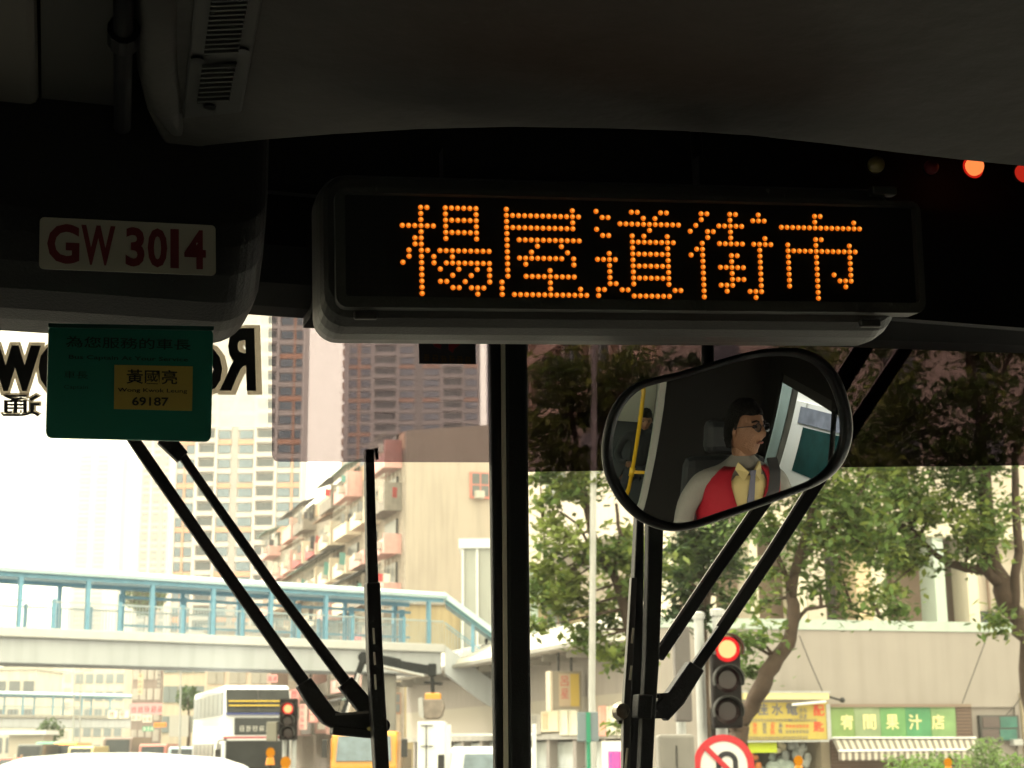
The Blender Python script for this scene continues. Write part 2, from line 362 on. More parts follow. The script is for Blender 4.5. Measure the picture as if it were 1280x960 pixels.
tower('tall tower block with orange bands left of the sky gap, rising past the window sticker', 204, 371, 311, 150, 2.9,
      [(5, 'r'), (9, 'w'), (2, 'o'), (11, 'w'), (4, 'r'), (20, 'b'), (3, 'r'), (17, 'w'), (2, 'd'), (6, 'd'), (20, 'w'), (3, 'r'), (22, 'b'), (3, 'r'), (18, 'w'), (2, 'o'), (9, 'w'), (2, 'r')], cream, peach, gl, z_top=125, zlo=18, bandevery=3, depth=8)
tower('brown tower block with orange bands standing behind the wedge roofed building', 424, 599, 380, 170, 2.8,
      [(5, 'r'), (11, 'w'), (3, 'o'), (13, 'w'), (4, 'r'), (26, 'b'), (3, 'r'), (19, 'w'), (9, 'd'), (22, 'w'), (3, 'r'), (23, 'b'), (2, 'r'), (17, 'w')], (.30, .27, .28), (.36, .20, .15), (.12, .14, .20), z_top=135, zlo=28, side_bumps=True)
tower('tower block behind the tree top just right of the windscreen divider', 610, 752, 420, 190, 2.9,
      [(4, 'r'), (15, 'w'), (3, 'o'), (22, 'b'), (3, 'r'), (16, 'w'), (3, 'r'), (24, 'b'), (4, 'r'), (14, 'w')], (.30, .30, .35), (.33, .24, .20), (.2, .23, .3), z_top=155, zlo=70)
tower('faint pink tower block fading into haze, left of three', 80, 126, 1150, 212, 3.2, [(2, 'r'), (8, 'w'), (3, 'r'), (8, 'w'), (2, 'r')], (.38, .31, .31), (.33, .22, .21), (.10, .10, .14), simple=True)
tower('faint cream tower with a single grey stripe, in the haze', 128, 160, 1000, 182, 3.2, [(8, 'r'), (4, 'd'), (9, 'r')], (.46, .42, .38), peach, gl, simple=True)
tower('faint tower block in haze beside the tall orange banded tower', 163, 200, 800, 158, 3.2, [(2, 'r'), (8, 'w'), (2, 'r'), (8, 'w'), (3, 'o'), (5, 'w')], (.42, .35, .34), (.38, .24, .2), (.08, .10, .13), simple=True)
# ---------------------------------------------------------------- low blocks far down the street
def block(label, px0, px1, pyt, Y, depth, col, rows, cols, wcol=(.12, .14, .16), cat='building', roofcol=None, pad=.25):
    a = P(px0, pyt, Y); b = P(px1, pyt, Y); H = a.z; W = b.x - a.x
    t = thing('building', label, cat, (a.x, Y, 0)); m = mat('far_wall_%s_%s' % (px0, pyt), col, .85, var=.08, vscale=.4, stain=.25)
    part('wall', MB().box(a.x, b.x, Y, Y + depth, 0, H), m, t)
    part('roof', MB().box(a.x - .3, b.x + .3, Y - .3, Y + depth + .3, H + .003, H + .5), mat('far_roof_%s' % px0, roofcol or tuple(c * .8 for c in col), .85), t)
    cw = W / cols; rh = H / (rows + .3)
    fr = MB().box(0, cw * (1 - pad), 0, .18, 0, rh * .55); gm = mat('far_window_%s' % px0, wcol, .3)
    wm = fr.box(cw * .36, cw * .4, -.06, -.002, 0, rh * .55).mesh('window', mats=[gm])
    for i in range(cols):
        for j in range(rows): inst('window', wm, t, (a.x + (i + pad / 2) * cw, Y - .12, (j + .35) * rh))
    return t
block('far cream block with green hill behind, at the left end of the street', -60, 46, 838, 260, 15, (.55, .53, .48), 3, 6)
block('far pale block behind the second footbridge with grey upright windows', 95, 158, 812, 300, 20, (.62, .55, .48), 6, 5, wcol=(.2, .24, .27))
block('faint tall cream block between the two footbridges', 48, 92, 818, 380, 20, (.66, .63, .55), 7, 4, wcol=(.4, .38, .35))
block('cluttered grey block with washing above the pink shop sign', 168, 204, 800, 170, 14, (.30, .25, .24), 6, 4, wcol=(.5, .47, .45))
block('cream block with one band of windows, left of the white bus', 206, 262, 806, 140, 14, (.55, .50, .42), 4, 3, wcol=(.18, .22, .24), pad=.08)
block('pale peach block directly behind the white double decker', 258, 340, 790, 130, 10, (.62, .52, .44), 5, 3, wcol=(.35, .33, .3))
t = thing('hillside_shed', 'small grey flat roofed shed by the far street, under the second footbridge', 'shed', P(12, 915, 150))
s0_ = P(12, 908, 150); part('wall', MB().box(s0_.x, s0_.x + 3.2, 150, 153, 0, 3.4), mat('shed', (.5, .46, .4), .8), t); part('roof', MB().box(s0_.x - .6, s0_.x + 3.6, 149.2, 153.4, 3.41, 3.8), white, t)
def leafball(label, px, py, rpx, Y, n, col, name='tree', squash=1):
    c = P(px, py, Y); r = rpx * Y / FPX; t = thing(name, label, name, (c.x, c.y, 0)); rd = random.Random(int(px))
    part('trunk', MB().tube([(c.x, c.y, 0), (c.x + .1, c.y, c.z * .5), (c.x, c.y, c.z)], [.18, .12, .05], 7), mat('bark', (.055, .036, .026), .9, var=.2, vscale=8, bump=.6, bscale=30), t)
    cl = MB(); ls = r * .16
    for k in range(n):
        v = Vector((rd.gauss(0, 1), rd.gauss(0, 1), rd.gauss(0, 1))).normalized() * r * rd.uniform(.35, 1) ** .6
        v.z *= squash; q = c + v + Vector((math.sin(v.x * 9 / r) * r * .1, 0, math.sin(v.y * 7 / r) * r * .12))
        ax = Vector((rd.uniform(-1, 1), rd.uniform(-1, 1), rd.uniform(-1, 1))).normalized(); bx = ax.orthogonal().normalized()
        cl.add([q - ax * ls, q + bx * ls * .5, q + ax * ls, q - bx * ls * .5], [(0, 1, 2, 3)])
    part('crown', cl, mat('leaf_far_%d' % int(col[1] * 1000), col, .7, island=.5, translucent=.3), t, kind='stuff'); return t
leafball('green tree behind the footbridge handrail, left of the wide teal screens', 182, 744, 24, 240, 1500, (.05, .10, .03))
leafball('dark green tree beside the cream block with a band of windows', 236, 872, 15, 120, 500, (.05, .10, .03))
leafball('green bank tree at the far left above the second footbridge', 22, 842, 22, 300, 600, (.06, .11, .04))
leafball('smaller tree to the right of the far left bank tree', 46, 852, 13, 290, 400, (.06, .11, .04))
leafball('tree under the second footbridge by the shed roof', 62, 915, 16, 160, 500, (.06, .11, .04))
# signs and traffic far down the street
def signboard(label, x0, y0, x1, y1, Y, col, gcol, n, rows=1, seed=0, legs=True):
    a = P(x0, y1, Y); b = P(x1, y0, Y); t = thing('shop_sign', label, 'sign', (a.x, Y, a.z)); m = mat('sign_%s_%s' % (x0, y0), col, .5)
    part('board', MB().box(a.x, b.x, Y, Y + .12, a.z, b.z), m, t)
    part('bracket', MB().box(a.x + .1, b.x - .1, Y + .121, Y + .3, b.z - .2, b.z - .1), dark_metal, t)
    sz = (b.z - a.z) / rows * .7; g = MB()
    for r_ in range(rows): glyphs(g, n, (a.x + (b.x - a.x) * .06, Y, a.z + (r_ + .15) * (b.z - a.z) / rows), (1, 0, 0), (0, 0, 1), min(sz, (b.x - a.x) * .86 / n), seed=seed + r_)
    part('lettering', g, mat('ink_%s_%s' % (x0, y0), gcol, .6), t); return t
signboard('pink sign with five red characters over the far street', 161, 879, 203, 893, 165, (.85, .38, .42), (.75, .03, .06), 5, seed=3)
signboard('white square sign with red strokes, left of the pair under the pink sign', 135, 888, 147, 898, 150, (.8, .76, .7), (.7, .05, .05), 1, seed=5)
signboard('white square sign with red strokes, right of the pair under the pink sign', 149, 888, 161, 898, 150, (.8, .76, .7), (.7, .05, .05), 1, seed=8)
signboard('small pale sign with red writing directly under the pink sign', 164, 893, 176, 901, 148, (.8, .74, .7), (.6, .1, .1), 2, seed=9)
signboard('narrow pale sign under the right end of the pink sign', 178, 894, 190, 903, 146, (.75, .7, .66), (.5, .15, .12), 2, seed=10)
signboard('blank grey panel on a white frame at the left of the white bus', 211, 894, 236, 921, 110, (.42, .40, .38), (.42, .40, .38), 1, seed=11)
signboard('upright pale blue sign near the far end of the street, right of the pink sign', 207, 868, 213, 886, 142, (.35, .5, .6), (.8, .8, .8), 1, 3, 61)
signboard('orange shop sign low over the far pavement, right of the pale upright pair', 192, 903, 208, 909, 118, (.75, .35, .08), (.7, .1, .05), 4, 1, 62)
signboard('green shop sign low over the far pavement beside the orange one', 178, 908, 192, 914, 120, (.06, .35, .22), (.8, .8, .7), 3, 1, 63)
signboard('dark grey upright sign hanging high on the cluttered grey block', 196, 838, 201, 860, 150, (.16, .15, .17), (.6, .55, .5), 1, 4, 64)
signboard('cream upright sign hanging on the cluttered grey block above the pink sign', 172, 842, 179, 868, 148, (.62, .55, .42), (.5, .1, .08), 1, 4, 65)
def small_vehicle(label, px, Y, col, kind='car', name='parked_car', L_=4.4, W_=1.75, H_=1.5, cat='car'):
    c = P(px, 930, Y); t = thing(name, label, cat, (c.x, c.y, 0), group='traffic far down the street'); x, y = c.x, c.y
    m = mat('veh_%s_%d' % (name, px), col, .35, coat=.5); cab = H_ if kind != 'car' else H_
    if kind == 'car': prof = [(0, .3), (0, .75), (.12, .85), (.9, .95), (1.5, H_), (3.2, H_), (4.0, .95), (4.4, .9), (4.4, .3)]
    else: prof = [(0, .35), (0, 1.0), (.35, H_ * .95), (.6, H_), (L_ - .1, H_), (L_, H_ * .9), (L_, .35)]
    part('body', MB().prism([(x - W_ / 2, y + a, z) for a, z in prof], (W_, 0, 0)), m, t, bevel=.06)
    part('windscreen', MB().add([(x - W_ * .42, y + (.93 if kind == 'car' else .02), .98), (x + W_ * .42, y + (.93 if kind == 'car' else .02), .98), (x + W_ * .4, y + (1.42 if kind == 'car' else .3), H_ * .93), (x - W_ * .4, y + (1.42 if kind == 'car' else .3), H_ * .93)], [(0, 1, 2, 3)]).prism([(x - W_ * .4, y + (.88 if kind == 'car' else -.02), 1.0), (x + W_ * .4, y + (.88 if kind == 'car' else -.02), 1.0), (x + W_ * .38, y + (1.38 if kind == 'car' else .27), H_ * .92), (x - W_ * .38, y + (1.38 if kind == 'car' else .27), H_ * .92)], (0, -.01, .01)), glass_dark, t)
    for sx in (-1, 1):
        part('headlight', MB().box(x + sx * W_ * .38 - .12, x + sx * W_ * .38 + .12, y - .03, y + .05, .62, .78), mat('lamp_glass', (.8, .8, .75), .2), t)
        for yy in (.8, L_ - .9): part('wheel', MB().disc((x + sx * W_ * .5 - sx * .18, y + yy, .31), (sx, 0, 0), .31, .2, 14), mat('tyre', (.02, .02, .02), .9), t)
small_vehicle('red taxi far down the street at the left edge', 6, 120, (.5, .06, .03))
small_vehicle('small orange lorry in the far traffic left of the grey panel', 80, 130, (.75, .32, .03), 'van', 'small_lorry', 5, 1.9, 2.6, 'lorry')
small_vehicle('green minibus in the far traffic beside the small orange lorry', 58, 135, (.05, .3, .2), 'van', 'minibus', 6.5, 2.0, 2.7, 'minibus')
small_vehicle('teal van in the far traffic near the middle of the road', 118, 138, (.12, .4, .4), 'van', 'small_van', 5, 1.9, 2.3, 'van')
small_vehicle('dark lorry standing below the second footbridge', 146, 128, (.16, .11, .1), 'van', 'lorry', 7, 2.3, 3.0, 'lorry')
small_vehicle('blue-grey van right next to the far side of the grey panel', 228, 105, (.3, .42, .5), 'van', 'delivery_van', 5, 1.9, 2.2, 'van')
small_vehicle('black van left of the green minibus far away', 36, 125, (.03, .04, .04), 'van', 'black_van', 5, 1.9, 2.5, 'van')
small_vehicle('pale yellow van far away between two lorries', 100, 122, (.7, .6, .3), 'van', 'cream_van', 5, 1.9, 2.3, 'van')
small_vehicle('dull red van far away right of the dark lorry', 190, 112, (.4, .12, .1), 'van', 'red_van', 5, 1.9, 2.4, 'van')
for px, yt, Y, lab in ((93, 842, 140, 'tall thin lamp post in front of the second footbridge, left one'), (101, 832, 150, 'tall thin lamp post with a double arm, second footbridge'), (226, 838, 100, 'thin white post left of the white double decker')):
    b_ = P(px, 930, Y); top = P(px, yt, Y); t = thing('lamp_post', lab, 'lamp post', (b_.x, Y, 0))
    part('pole', MB().tube([(b_.x, Y, 0), (top.x, Y, top.z)], [.09, .05], 8), steel, t)
    part('arm', MB().tube([(top.x - 1, Y, top.z + .25), (top.x, Y, top.z), (top.x + 1, Y, top.z + .25)], .04, 6), steel, t)
    part('lamp_head', MB().box(top.x + .8, top.x + 1.5, Y - .1, Y + .1, top.z + .2, top.z + .32), steel, t)
crd = random.Random(4)
for i, (px, Y, lab, col) in enumerate(((20, 100, 'pedestrian in pale clothes at the far left crossing', (.6, .5, .4)), (28, 104, 'pedestrian in brown near the far left crossing', (.3, .2, .15)), (122, 118, 'pedestrian in black on the far crossing under the lamp posts', (.03, .03, .04)), (205, 96, 'pedestrian in pink beside the grey panel', (.6, .3, .3)))):
    b_ = P(px, 930, Y); t = thing('person', lab, 'person', (b_.x, Y, 0)); x = b_.x
    rings = [[(x + rx * math.cos(a * math.pi / 5), Y + ry * math.sin(a * math.pi / 5), z) for a in range(10)] for rx, ry, z in ((.12, .1, 0), (.13, .1, .1), (.15, .11, .5), (.18, .13, .85), (.16, .11, 1.1), (.22, .12, 1.38), (.2, .1, 1.45), (.06, .06, 1.5), (.055, .06, 1.55), (.085, .1, 1.64), (.09, .1, 1.7), (.05, .06, 1.78))]
    part('body', MB().loft(rings), mat('cloth_far_%d' % i, col, .9), t, smooth=True)
# ---------------------------------------------------------------- double decker coming towards us
tyre = mat('tyre', (.02, .02, .02), .9)
pale_glass = mat('side_glass', (.10, .12, .14), .3, var=.3, vscale=1)
X0, Y0, BW, BL, BH = 7.35, 60.5, 2.5, 11, 4.38
bus = thing('double_decker_bus', 'white double decker bus facing us, with yellow rail across the upper windscreen', 'bus', (X0 + BW / 2, Y0, 0), True)
busw = mat('bus_white', (.66, .68, .72), .35, var=.04, vscale=1, coat=.4)
prof = [(Y0 + .25, .35), (Y0 + .02, 1.1), (Y0, 2.5), (Y0 + .12, 3.3), (Y0 + .45, 4.15), (Y0 + .9, BH), (Y0 + BL - .3, BH), (Y0 + BL, 4.1), (Y0 + BL, .35)]
part('body', MB().prism([(X0, y, z) for y, z in prof], (BW, 0, 0)), busw, bus, bevel=.12, seg=3)
bglass = mat('bus_windscreen_glass', (.016, .019, .021), .25, spec=.3, var=.4, vscale=1.2)
part('upper_windscreen', MB().prism([(X0 + .08, Y0 + .05, 3.36), (X0 + BW - .08, Y0 + .05, 3.36), (X0 + BW - .08, Y0 + .44, 4.2), (X0 + .08, Y0 + .44, 4.2)], (0, -.06, .02)), bglass, bus)
part('windscreen_bar', MB().bar((X0 + BW / 2, Y0 - .03, 3.36), (X0 + BW / 2, Y0 + .36, 4.2), .05, .03), dark_metal, bus)
yel = mat('yellow_rail', (.75, .52, .04), .4)
for z, dy in ((3.62, .07), (3.78, .15)): part('yellow_rail', MB().tube([(X0 + .15, Y0 + dy - .07, z), (X0 + BW - .15, Y0 + dy - .07, z)], .022, 6), yel, bus)
part('destination_box', MB().box(X0 + .38, X0 + BW - .38, Y0 - .03, Y0 + .2, 2.56, 3.18), mat('dest_black', (.03, .035, .04), .3), bus)
g = MB(); glyphs(g, 5, (X0 + .55, Y0 - .035, 2.68), (1, 0, 0), (0, 0, 1), .2, gap=.2, seed=21); part('destination_lettering', g, mat('dest_letters', (.45, .45, .43), .6), bus)
part('red_stripe', MB().box(X0 - .01, X0 + BW + .01, Y0 - .02, Y0 + .3, 2.44, 2.5), mat('stripe_red', (.4, .03, .05), .5), bus)
part('blue_stripe', MB().box(X0 + .05, X0 + BW - .05, Y0 - .035, Y0 + .2, 3.3, 3.345), mat('stripe_blue', (.05, .08, .3), .5), bus)
part('lower_windscreen', MB().box(X0 + .08, X0 + BW - .08, Y0 - .03, Y0 + .1, 1.05, 2.36), bglass, bus, bevel=.02)
part('front_bumper', MB().box(X0 + .02, X0 + BW - .02, Y0 - .05, Y0 + .3, .35, .7), mat('bumper', (.25, .25, .27), .5), bus)
for sx in (.4, BW - .4): part('headlight', MB().disc((X0 + sx, Y0 + .02, .86), (0, -1, 0), .12, .06, 14), mat('lamp_glass', (.8, .8, .75), .2), bus)
wm = MB().box(-.02, .1, 0, 1.35, 0, .82).mesh('upper_side_window', mats=[pale_glass])
for k in range(7): inst('upper_side_window', wm, bus, (X0 - .01, Y0 + .55 + k * 1.45, 3.3))
wm = MB().box(-.02, .1, 0, 1.3, 0, .95).mesh('lower_side_window', mats=[glass_dark])
for k in range(6): inst('lower_side_window', wm, bus, (X0 - .01, Y0 + .75 + k * 1.45 + (1 if k > 0 else 0), 1.3))
for yy in (2.4, 8.3):
    for sx in (0, 1): part('wheel', MB().disc((X0 + sx * BW + (.0 if sx == 0 else 0), Y0 + yy, .48), (-1 if sx == 0 else 1, 0, 0), .48, .04, 20), tyre, bus)
part('mirror_arm', MB().tube([(X0 + .1, Y0, 2.4), (X0 - .22, Y0 - .25, 2.35), (X0 - .22, Y0 - .25, 2.0)], .025, 6), dark_metal, bus)
part('side_mirror', MB().box(X0 - .33, X0 - .12, Y0 - .3, Y0 - .2, 1.7, 2.05), dark_metal, bus, bevel=.02)
# ---------------------------------------------------------------- crane lorry with grab
cw = P(414, 915, 56); oy = 56
orange = mat('cab_orange', (.62, .26, .015), .35, coat=.5, var=.05)
cr = thing('crane_lorry', 'orange cab crane lorry with folded dark arm holding a grab', 'crane lorry', (cw.x + 1.1, oy, 0))
part('cab', MB().prism([(cw.x, oy + a, z) for a, z in ((0, .5), (0, 1.45), (.22, 2.5), (.4, 2.62), (2.0, 2.62), (2.0, .5))], (2.25, 0, 0)), orange, cr, bevel=.08)
part('windscreen', MB().prism([(cw.x + .18, oy - .005, 1.62), (cw.x + 2.07, oy - .005, 1.62), (cw.x + 2.02, oy + .19, 2.45), (cw.x + .23, oy + .19, 2.45)], (0, -.04, .01)), mat('cab_glass', (.14, .19, .23), .12, var=.3, vscale=3), cr)
part('headlamp', MB().disc((cw.x + .35, oy + .01, 1.0), (0, -1, 0), .13, .05, 12), mat('lamp_glass', (.8, .8, .75), .2), cr); part('headlamp', MB().disc((cw.x + 1.9, oy + .01, 1.0), (0, -1, 0), .13, .05, 12), mat('lamp_glass', (.8, .8, .75), .2), cr)
part('side_door', MB().box(cw.x - .05, cw.x + .02, oy + .35, oy + 1.6, .8, 2.4), orange, cr)
part('door_window', MB().box(cw.x - .07, cw.x - .045, oy + .5, oy + 1.4, 1.55, 2.3), glass_dark, cr)
part('mirror', MB().box(cw.x + 2.4, cw.x + 2.62, oy - .1, oy, 1.75, 2.35), dark_metal, cr, bevel=.02); part('mirror', MB().box(cw.x - .3, cw.x - .12, oy - .1, oy, 1.75, 2.35), dark_metal, cr, bevel=.02)
part('cargo_bed', MB().box(cw.x, cw.x + 2.25, oy + 3.1, oy + 8, .9, 2.0), mat('bed_grey', (.25, .2, .15), .7, stain=.3), cr)
for yy in (1.0, 5.4, 6.8):
    for sx in (0, 2.25): part('wheel', MB().disc((cw.x + sx, oy + yy, .5), (-1 if sx == 0 else 1, 0, 0), .5, .05, 18), tyre, cr)
part('chassis', MB().box(cw.x + .5, cw.x + 1.75, oy + 1, oy + 8, .55, .85), dark_metal, cr)
armm = mat('crane_steel', (.010, .013, .016), .7, spec=.15, var=.2, vscale=5)
a0, a1, a2, a3 = P(425, 905, 58.6), P(455, 822, 58.6), P(540, 838, 58.6), P(541, 866, 58.6)
part('crane_column', MB().bar((a0.x, a0.y, .9), a0, .4, .4), armm, cr)
part('lower_arm', MB().bar(a0, a1 + (a1 - a0) * .03, .22, .22), armm, cr, bevel=.03)
part('arm_joint', MB().disc(a1 - Vector((0, .25, 0)), (0, 1, 0), .2, .5, 16), armm, cr)
part('upper_arm', MB().bar(a1, P(500, 831, 58.6), .42, .26, up=(0, 1, 0)).bar(P(498, 831, 58.6), a2, .32, .2), armm, cr, bevel=.03)
part('ram', MB().tube([P(460, 829, 58.4), P(530, 845, 58.4)], .06, 8), steel, cr)
part('ram', MB().tube([P(434, 893, 58.3), P(449, 842, 58.3)], .07, 8), steel, cr)
part('arm_tip', MB().box(a2.x - .14, a2.x + .16, 58.45, 58.75, a2.z - .22, a2.z + .24), armm, cr, bevel=.04)
part('hanger', MB().tube([a2, a3], .07, 8).tube([P(530, 853, 58.6), P(553, 855, 58.6)], .05, 6), armm, cr)
gc = P(541, 884, 58.6); 
grab = thing('clamshell_grab', 'worn grey clamshell grab with orange head hanging from crane arm', 'grab', (gc.x, gc.y, gc.z + .4))
part('head', MB().box(gc.x - .28, gc.x + .3, gc.y - .25, gc.y + .25, gc.z + .22, gc.z + .5), orange, grab, bevel=.06)
part('bucket', MB().prism([(gc.x + .42 * x, gc.y - .4, gc.z + .5 * z) for x, z in ((-.9, .55), (.9, .55), (1.05, 0), (.85, -.6), (.5, -.85), (-.6, -.85), (-1, -.5), (-1.05, 0))], (0, .8, 0)), mat('worn_steel', (.22, .19, .17), .55, metal=.4, var=.25, vscale=4, stain=.3), grab, bevel=.05)
part('cheek_plate', MB().prism([(gc.x - .5, gc.y - .45, gc.z + .3), (gc.x - .35, gc.y - .45, gc.z + .35), (gc.x - .3, gc.y - .45, gc.z - .4), (gc.x - .48, gc.y - .45, gc.z - .3)], (0, .04, 0)), steel, grab)
wa, wb = P(522, 902, 50), P(556, 902, 50)
t = thing('storage_container', 'tall narrow white metal container with dark door rods under the grab', 'container', (wa.x, 50, 0))
part('body', MB().box(wa.x, wb.x, 50, 52, .3, wa.z), white, t, bevel=.02)
part('lock_rod', MB().tube([(wa.x + .27, 49.96, .5), (wa.x + .27, 49.96, wa.z - .1)], .018, 6), dark_metal, t)
for z in (wa.z - .12, 2.1): part('lock_handle', MB().bar((wa.x + .1, 49.95, z), (wa.x + .48, 49.95, z), .03, .03), dark_metal, t)
for sx in (.1, .7): part('foot', MB().box(wa.x + sx - .06, wa.x + sx + .06, 50.1, 50.3, 0, .299), dark_metal, t)
# white light lorry, partly behind the divider
la = P(563, 930, 40); lw = 2.0
t = thing('light_lorry', 'white light lorry with headboard rack, beside the windscreen divider', 'lorry', (la.x + 1, 40, 0))
part('cab', MB().prism([(la.x, 40 + a, z) for a, z in ((0, .45), (0, 1.15), (.35, 1.98), (.55, 2.08), (1.7, 2.08), (1.7, .45))], (lw, 0, 0)), white, t, bevel=.07)
part('windscreen', MB().prism([(la.x + .28, 40 + .02, 1.28), (la.x + lw - .15, 40 + .02, 1.28), (la.x + lw - .2, 40 + .29, 1.9), (la.x + .34, 40 + .29, 1.9)], (0, -.04, .01)), mat('cab_glass', (.14, .19, .23), .12), t)
part('rack_post', MB().box(la.x - .12, la.x + .0, 40.3, 40.4, .5, 2.62), white, t); part('rack_post', MB().box(la.x + lw, la.x + lw + .1, 40.3, 40.4, .5, 2.62), white, t)
part('rack_bar', MB().box(la.x, la.x + lw, 40.32, 40.38, 2.34, 2.4), white, t)
part('cargo_box', MB().box(la.x - .02, la.x + lw + .02, 41.9, 45, .8, 1.6), mat('bed_grey', (.25, .2, .15), .7), t)
part('mirror', MB().box(la.x - .3, la.x - .14, 39.9, 39.98, 1.5, 1.9), dark_metal, t)
for yy in (.8, 4.2):
    for sx in (0, lw): part('wheel', MB().disc((la.x + sx, 40 + yy, .36), (-1 if sx == 0 else 1, 0, 0), .36, .05, 16), tyre, t)
# ---------------------------------------------------------------- the white van right ahead, only its roof in view
vx, vy = .63, 9.3
van = thing('van', 'white van directly ahead, its rounded roof at the bottom of the windscreen', 'van', (vx, vy, 0), True)
def vsec(y, top, half, shoulder=.86, b=.35):
    return [(vx + x * 1, y, z) for x, z in ((-shoulder, b), (-shoulder, 1.05), (-half - .04, 1.72), (-half + .05, top - .08), (-half * .72, top - .025), (-half * .3, top), (half * .3, top), (half * .72, top - .025), (half - .05, top - .08), (half + .04, 1.72), (shoulder, 1.05), (shoulder, b))]
vm = mat('van_white', (.78, .80, .85), .3, coat=.6)
part('body', MB().loft([vsec(vy, 1.98, .74), vsec(vy + .1, 2.03, .76), vsec(vy + .45, 2.068, .77), vsec(vy + 2, 2.075, .78), vsec(vy + 3.3, 2.05, .76), vsec(vy + 3.8, 1.95, .72), vsec(vy + 4.4, 1.2, .7)]), vm, van, smooth=False, bevel=.04, seg=3)
part('rear_window', MB().prism([(vx - .62, vy - .01, 1.2), (vx + .62, vy - .01, 1.2), (vx + .6, vy - .01, 1.8), (vx - .6, vy - .01, 1.8)], (0, -.02, 0)), glass_dark, van, bevel=.01)
part('stop_lamp', MB().box(vx - .2, vx + .2, vy - .03, vy + .01, 1.87, 1.9), mat('stop_red', (.5, .02, .02), .3), van)
for sx in (-1, 1):
    part('roof_gutter', MB().tube([(vx + sx * .76, vy + .1, 1.93), (vx + sx * .78, vy + 2, 1.97), (vx + sx * .74, vy + 3.6, 1.92)], .012, 6), mat('rubber', (.03, .03, .03), .8), van)
    part('tail_lamp', MB().box(vx + sx * .82 - .06, vx + sx * .82 + .06, vy - .03, vy + .05, .8, 1.2), mat('stop_red', (.5, .02, .02), .3), van)
    for yy in (.9, 3.5): part('wheel', MB().disc((vx + sx * .86, vy + yy, .33), (sx, 0, 0), .33, .03, 18), tyre, van)
part('rear_bumper', MB().box(vx - .85, vx + .85, vy - .12, vy + .02, .38, .6), mat('bumper', (.25, .25, .27), .5), van)
# ---------------------------------------------------------------- signals, beacons, sign
lens_red = emit('signal_red_core', (1, .45, .17), 1.9); lens_rim = emit('signal_red_rim', (1, .03, .03), .95)
dead = mat('dead_lens', (.018, .006, .007), .25); black = mat('matt_black', (.012, .012, .013), .6)
sig_body = mat('signal_black', (.010, .008, .009), .75, spec=.15)
def signal(label, px, pys, rpx, Y, halfw, top, bot, polepx):
    c = P(px, pys[0], Y); k = Y / FPX
    t = thing('traffic_light', label, 'traffic light', (c.x, Y + .2, 0))
    a, b = P(px - halfw, top, Y), P(px + halfw, bot, Y)
    part('housing', MB().box(a.x, b.x, Y, Y + .22, b.z, a.z), sig_body, t, bevel=.03)
    for i, py in enumerate(pys):
        q = P(px, py, Y); r = rpx * k
        hood = MB(); n = 20
        rings = []
        for rr, yy in ((r * 1.12, -.002), (r * 1.12, -.2), (r * 1.2, -.2), (r * 1.2, -.002)):
            rings.append([(q.x + rr * math.cos(math.pi * (-.12 + 1.24 * j / n)), Y + yy, q.z + rr * math.sin(math.pi * (-.12 + 1.24 * j / n))) for j in range(n + 1)])
        hood.loft(rings, cap=False, closed=False); part('hood', hood, mat('hood_grey', (.03, .03, .03), .6, spec=.2), t)
        if i == 0:
            part('red_lamp', MB().disc((q.x, Y - .004, q.z), (0, -1, 0), r * .70, .015), lens_red, t)
            part('red_lamp_rim', MB().disc((q.x, Y - .001, q.z), (0, -1, 0), r, .004), lens_rim, t)
        else: part('unlit_lamp', MB().disc((q.x, Y - .002, q.z), (0, -1, 0), r, .03, r1=r * .7), dead, t, smooth=False)
    for i, (pp, ptop, rad) in enumerate(polepx):
        q = P(pp, ptop, Y + .35); part('pole', MB().tube([(q.x, Y + .35, .1), (q.x, Y + .35, q.z)], rad, 14), steel, t)
        part('pole_cap', MB().tube([(q.x, Y + .35, q.z - .05), (q.x, Y + .35, q.z + .012), (q.x, Y + .35, q.z + .03)], [rad * 1.3, rad * 1.3, rad * .6], 14), steel, t)
    part('bracket', MB().box(c.x - .05, c.x + .05, Y + .21, Y + .36, c.z - .4, c.z - .34), sig_body, t)
    return t
signal('large red traffic light above the no U turn sign', 909, (811.5, 850, 889), 15.5, 17, 20.5, 795, 910, ((897, 764, .062), (873, 768, .052)))
signal('smaller red traffic light in front of the white double decker', 360, (886, 901, 916), 7, 36, 10.5, 873, 925, ((356, 922, .05), (368, 922, .05)))
q = P(341, 915, 36); t = thing('signal_box', 'small grey box on the pole beside the smaller red traffic light', 'signal box', (q.x, 36, q.z))
part('box', MB().box(q.x - .13, q.x + .1, 35.9, 36.15, q.z - .2, q.z + .22), mat('box_grey', (.2, .19, .16), .6), t, bevel=.02); part('arm', MB().box(q.x + .101, q.x + .3, 36, 36.06, q.z - .03, q.z + .03), dark_metal, t)
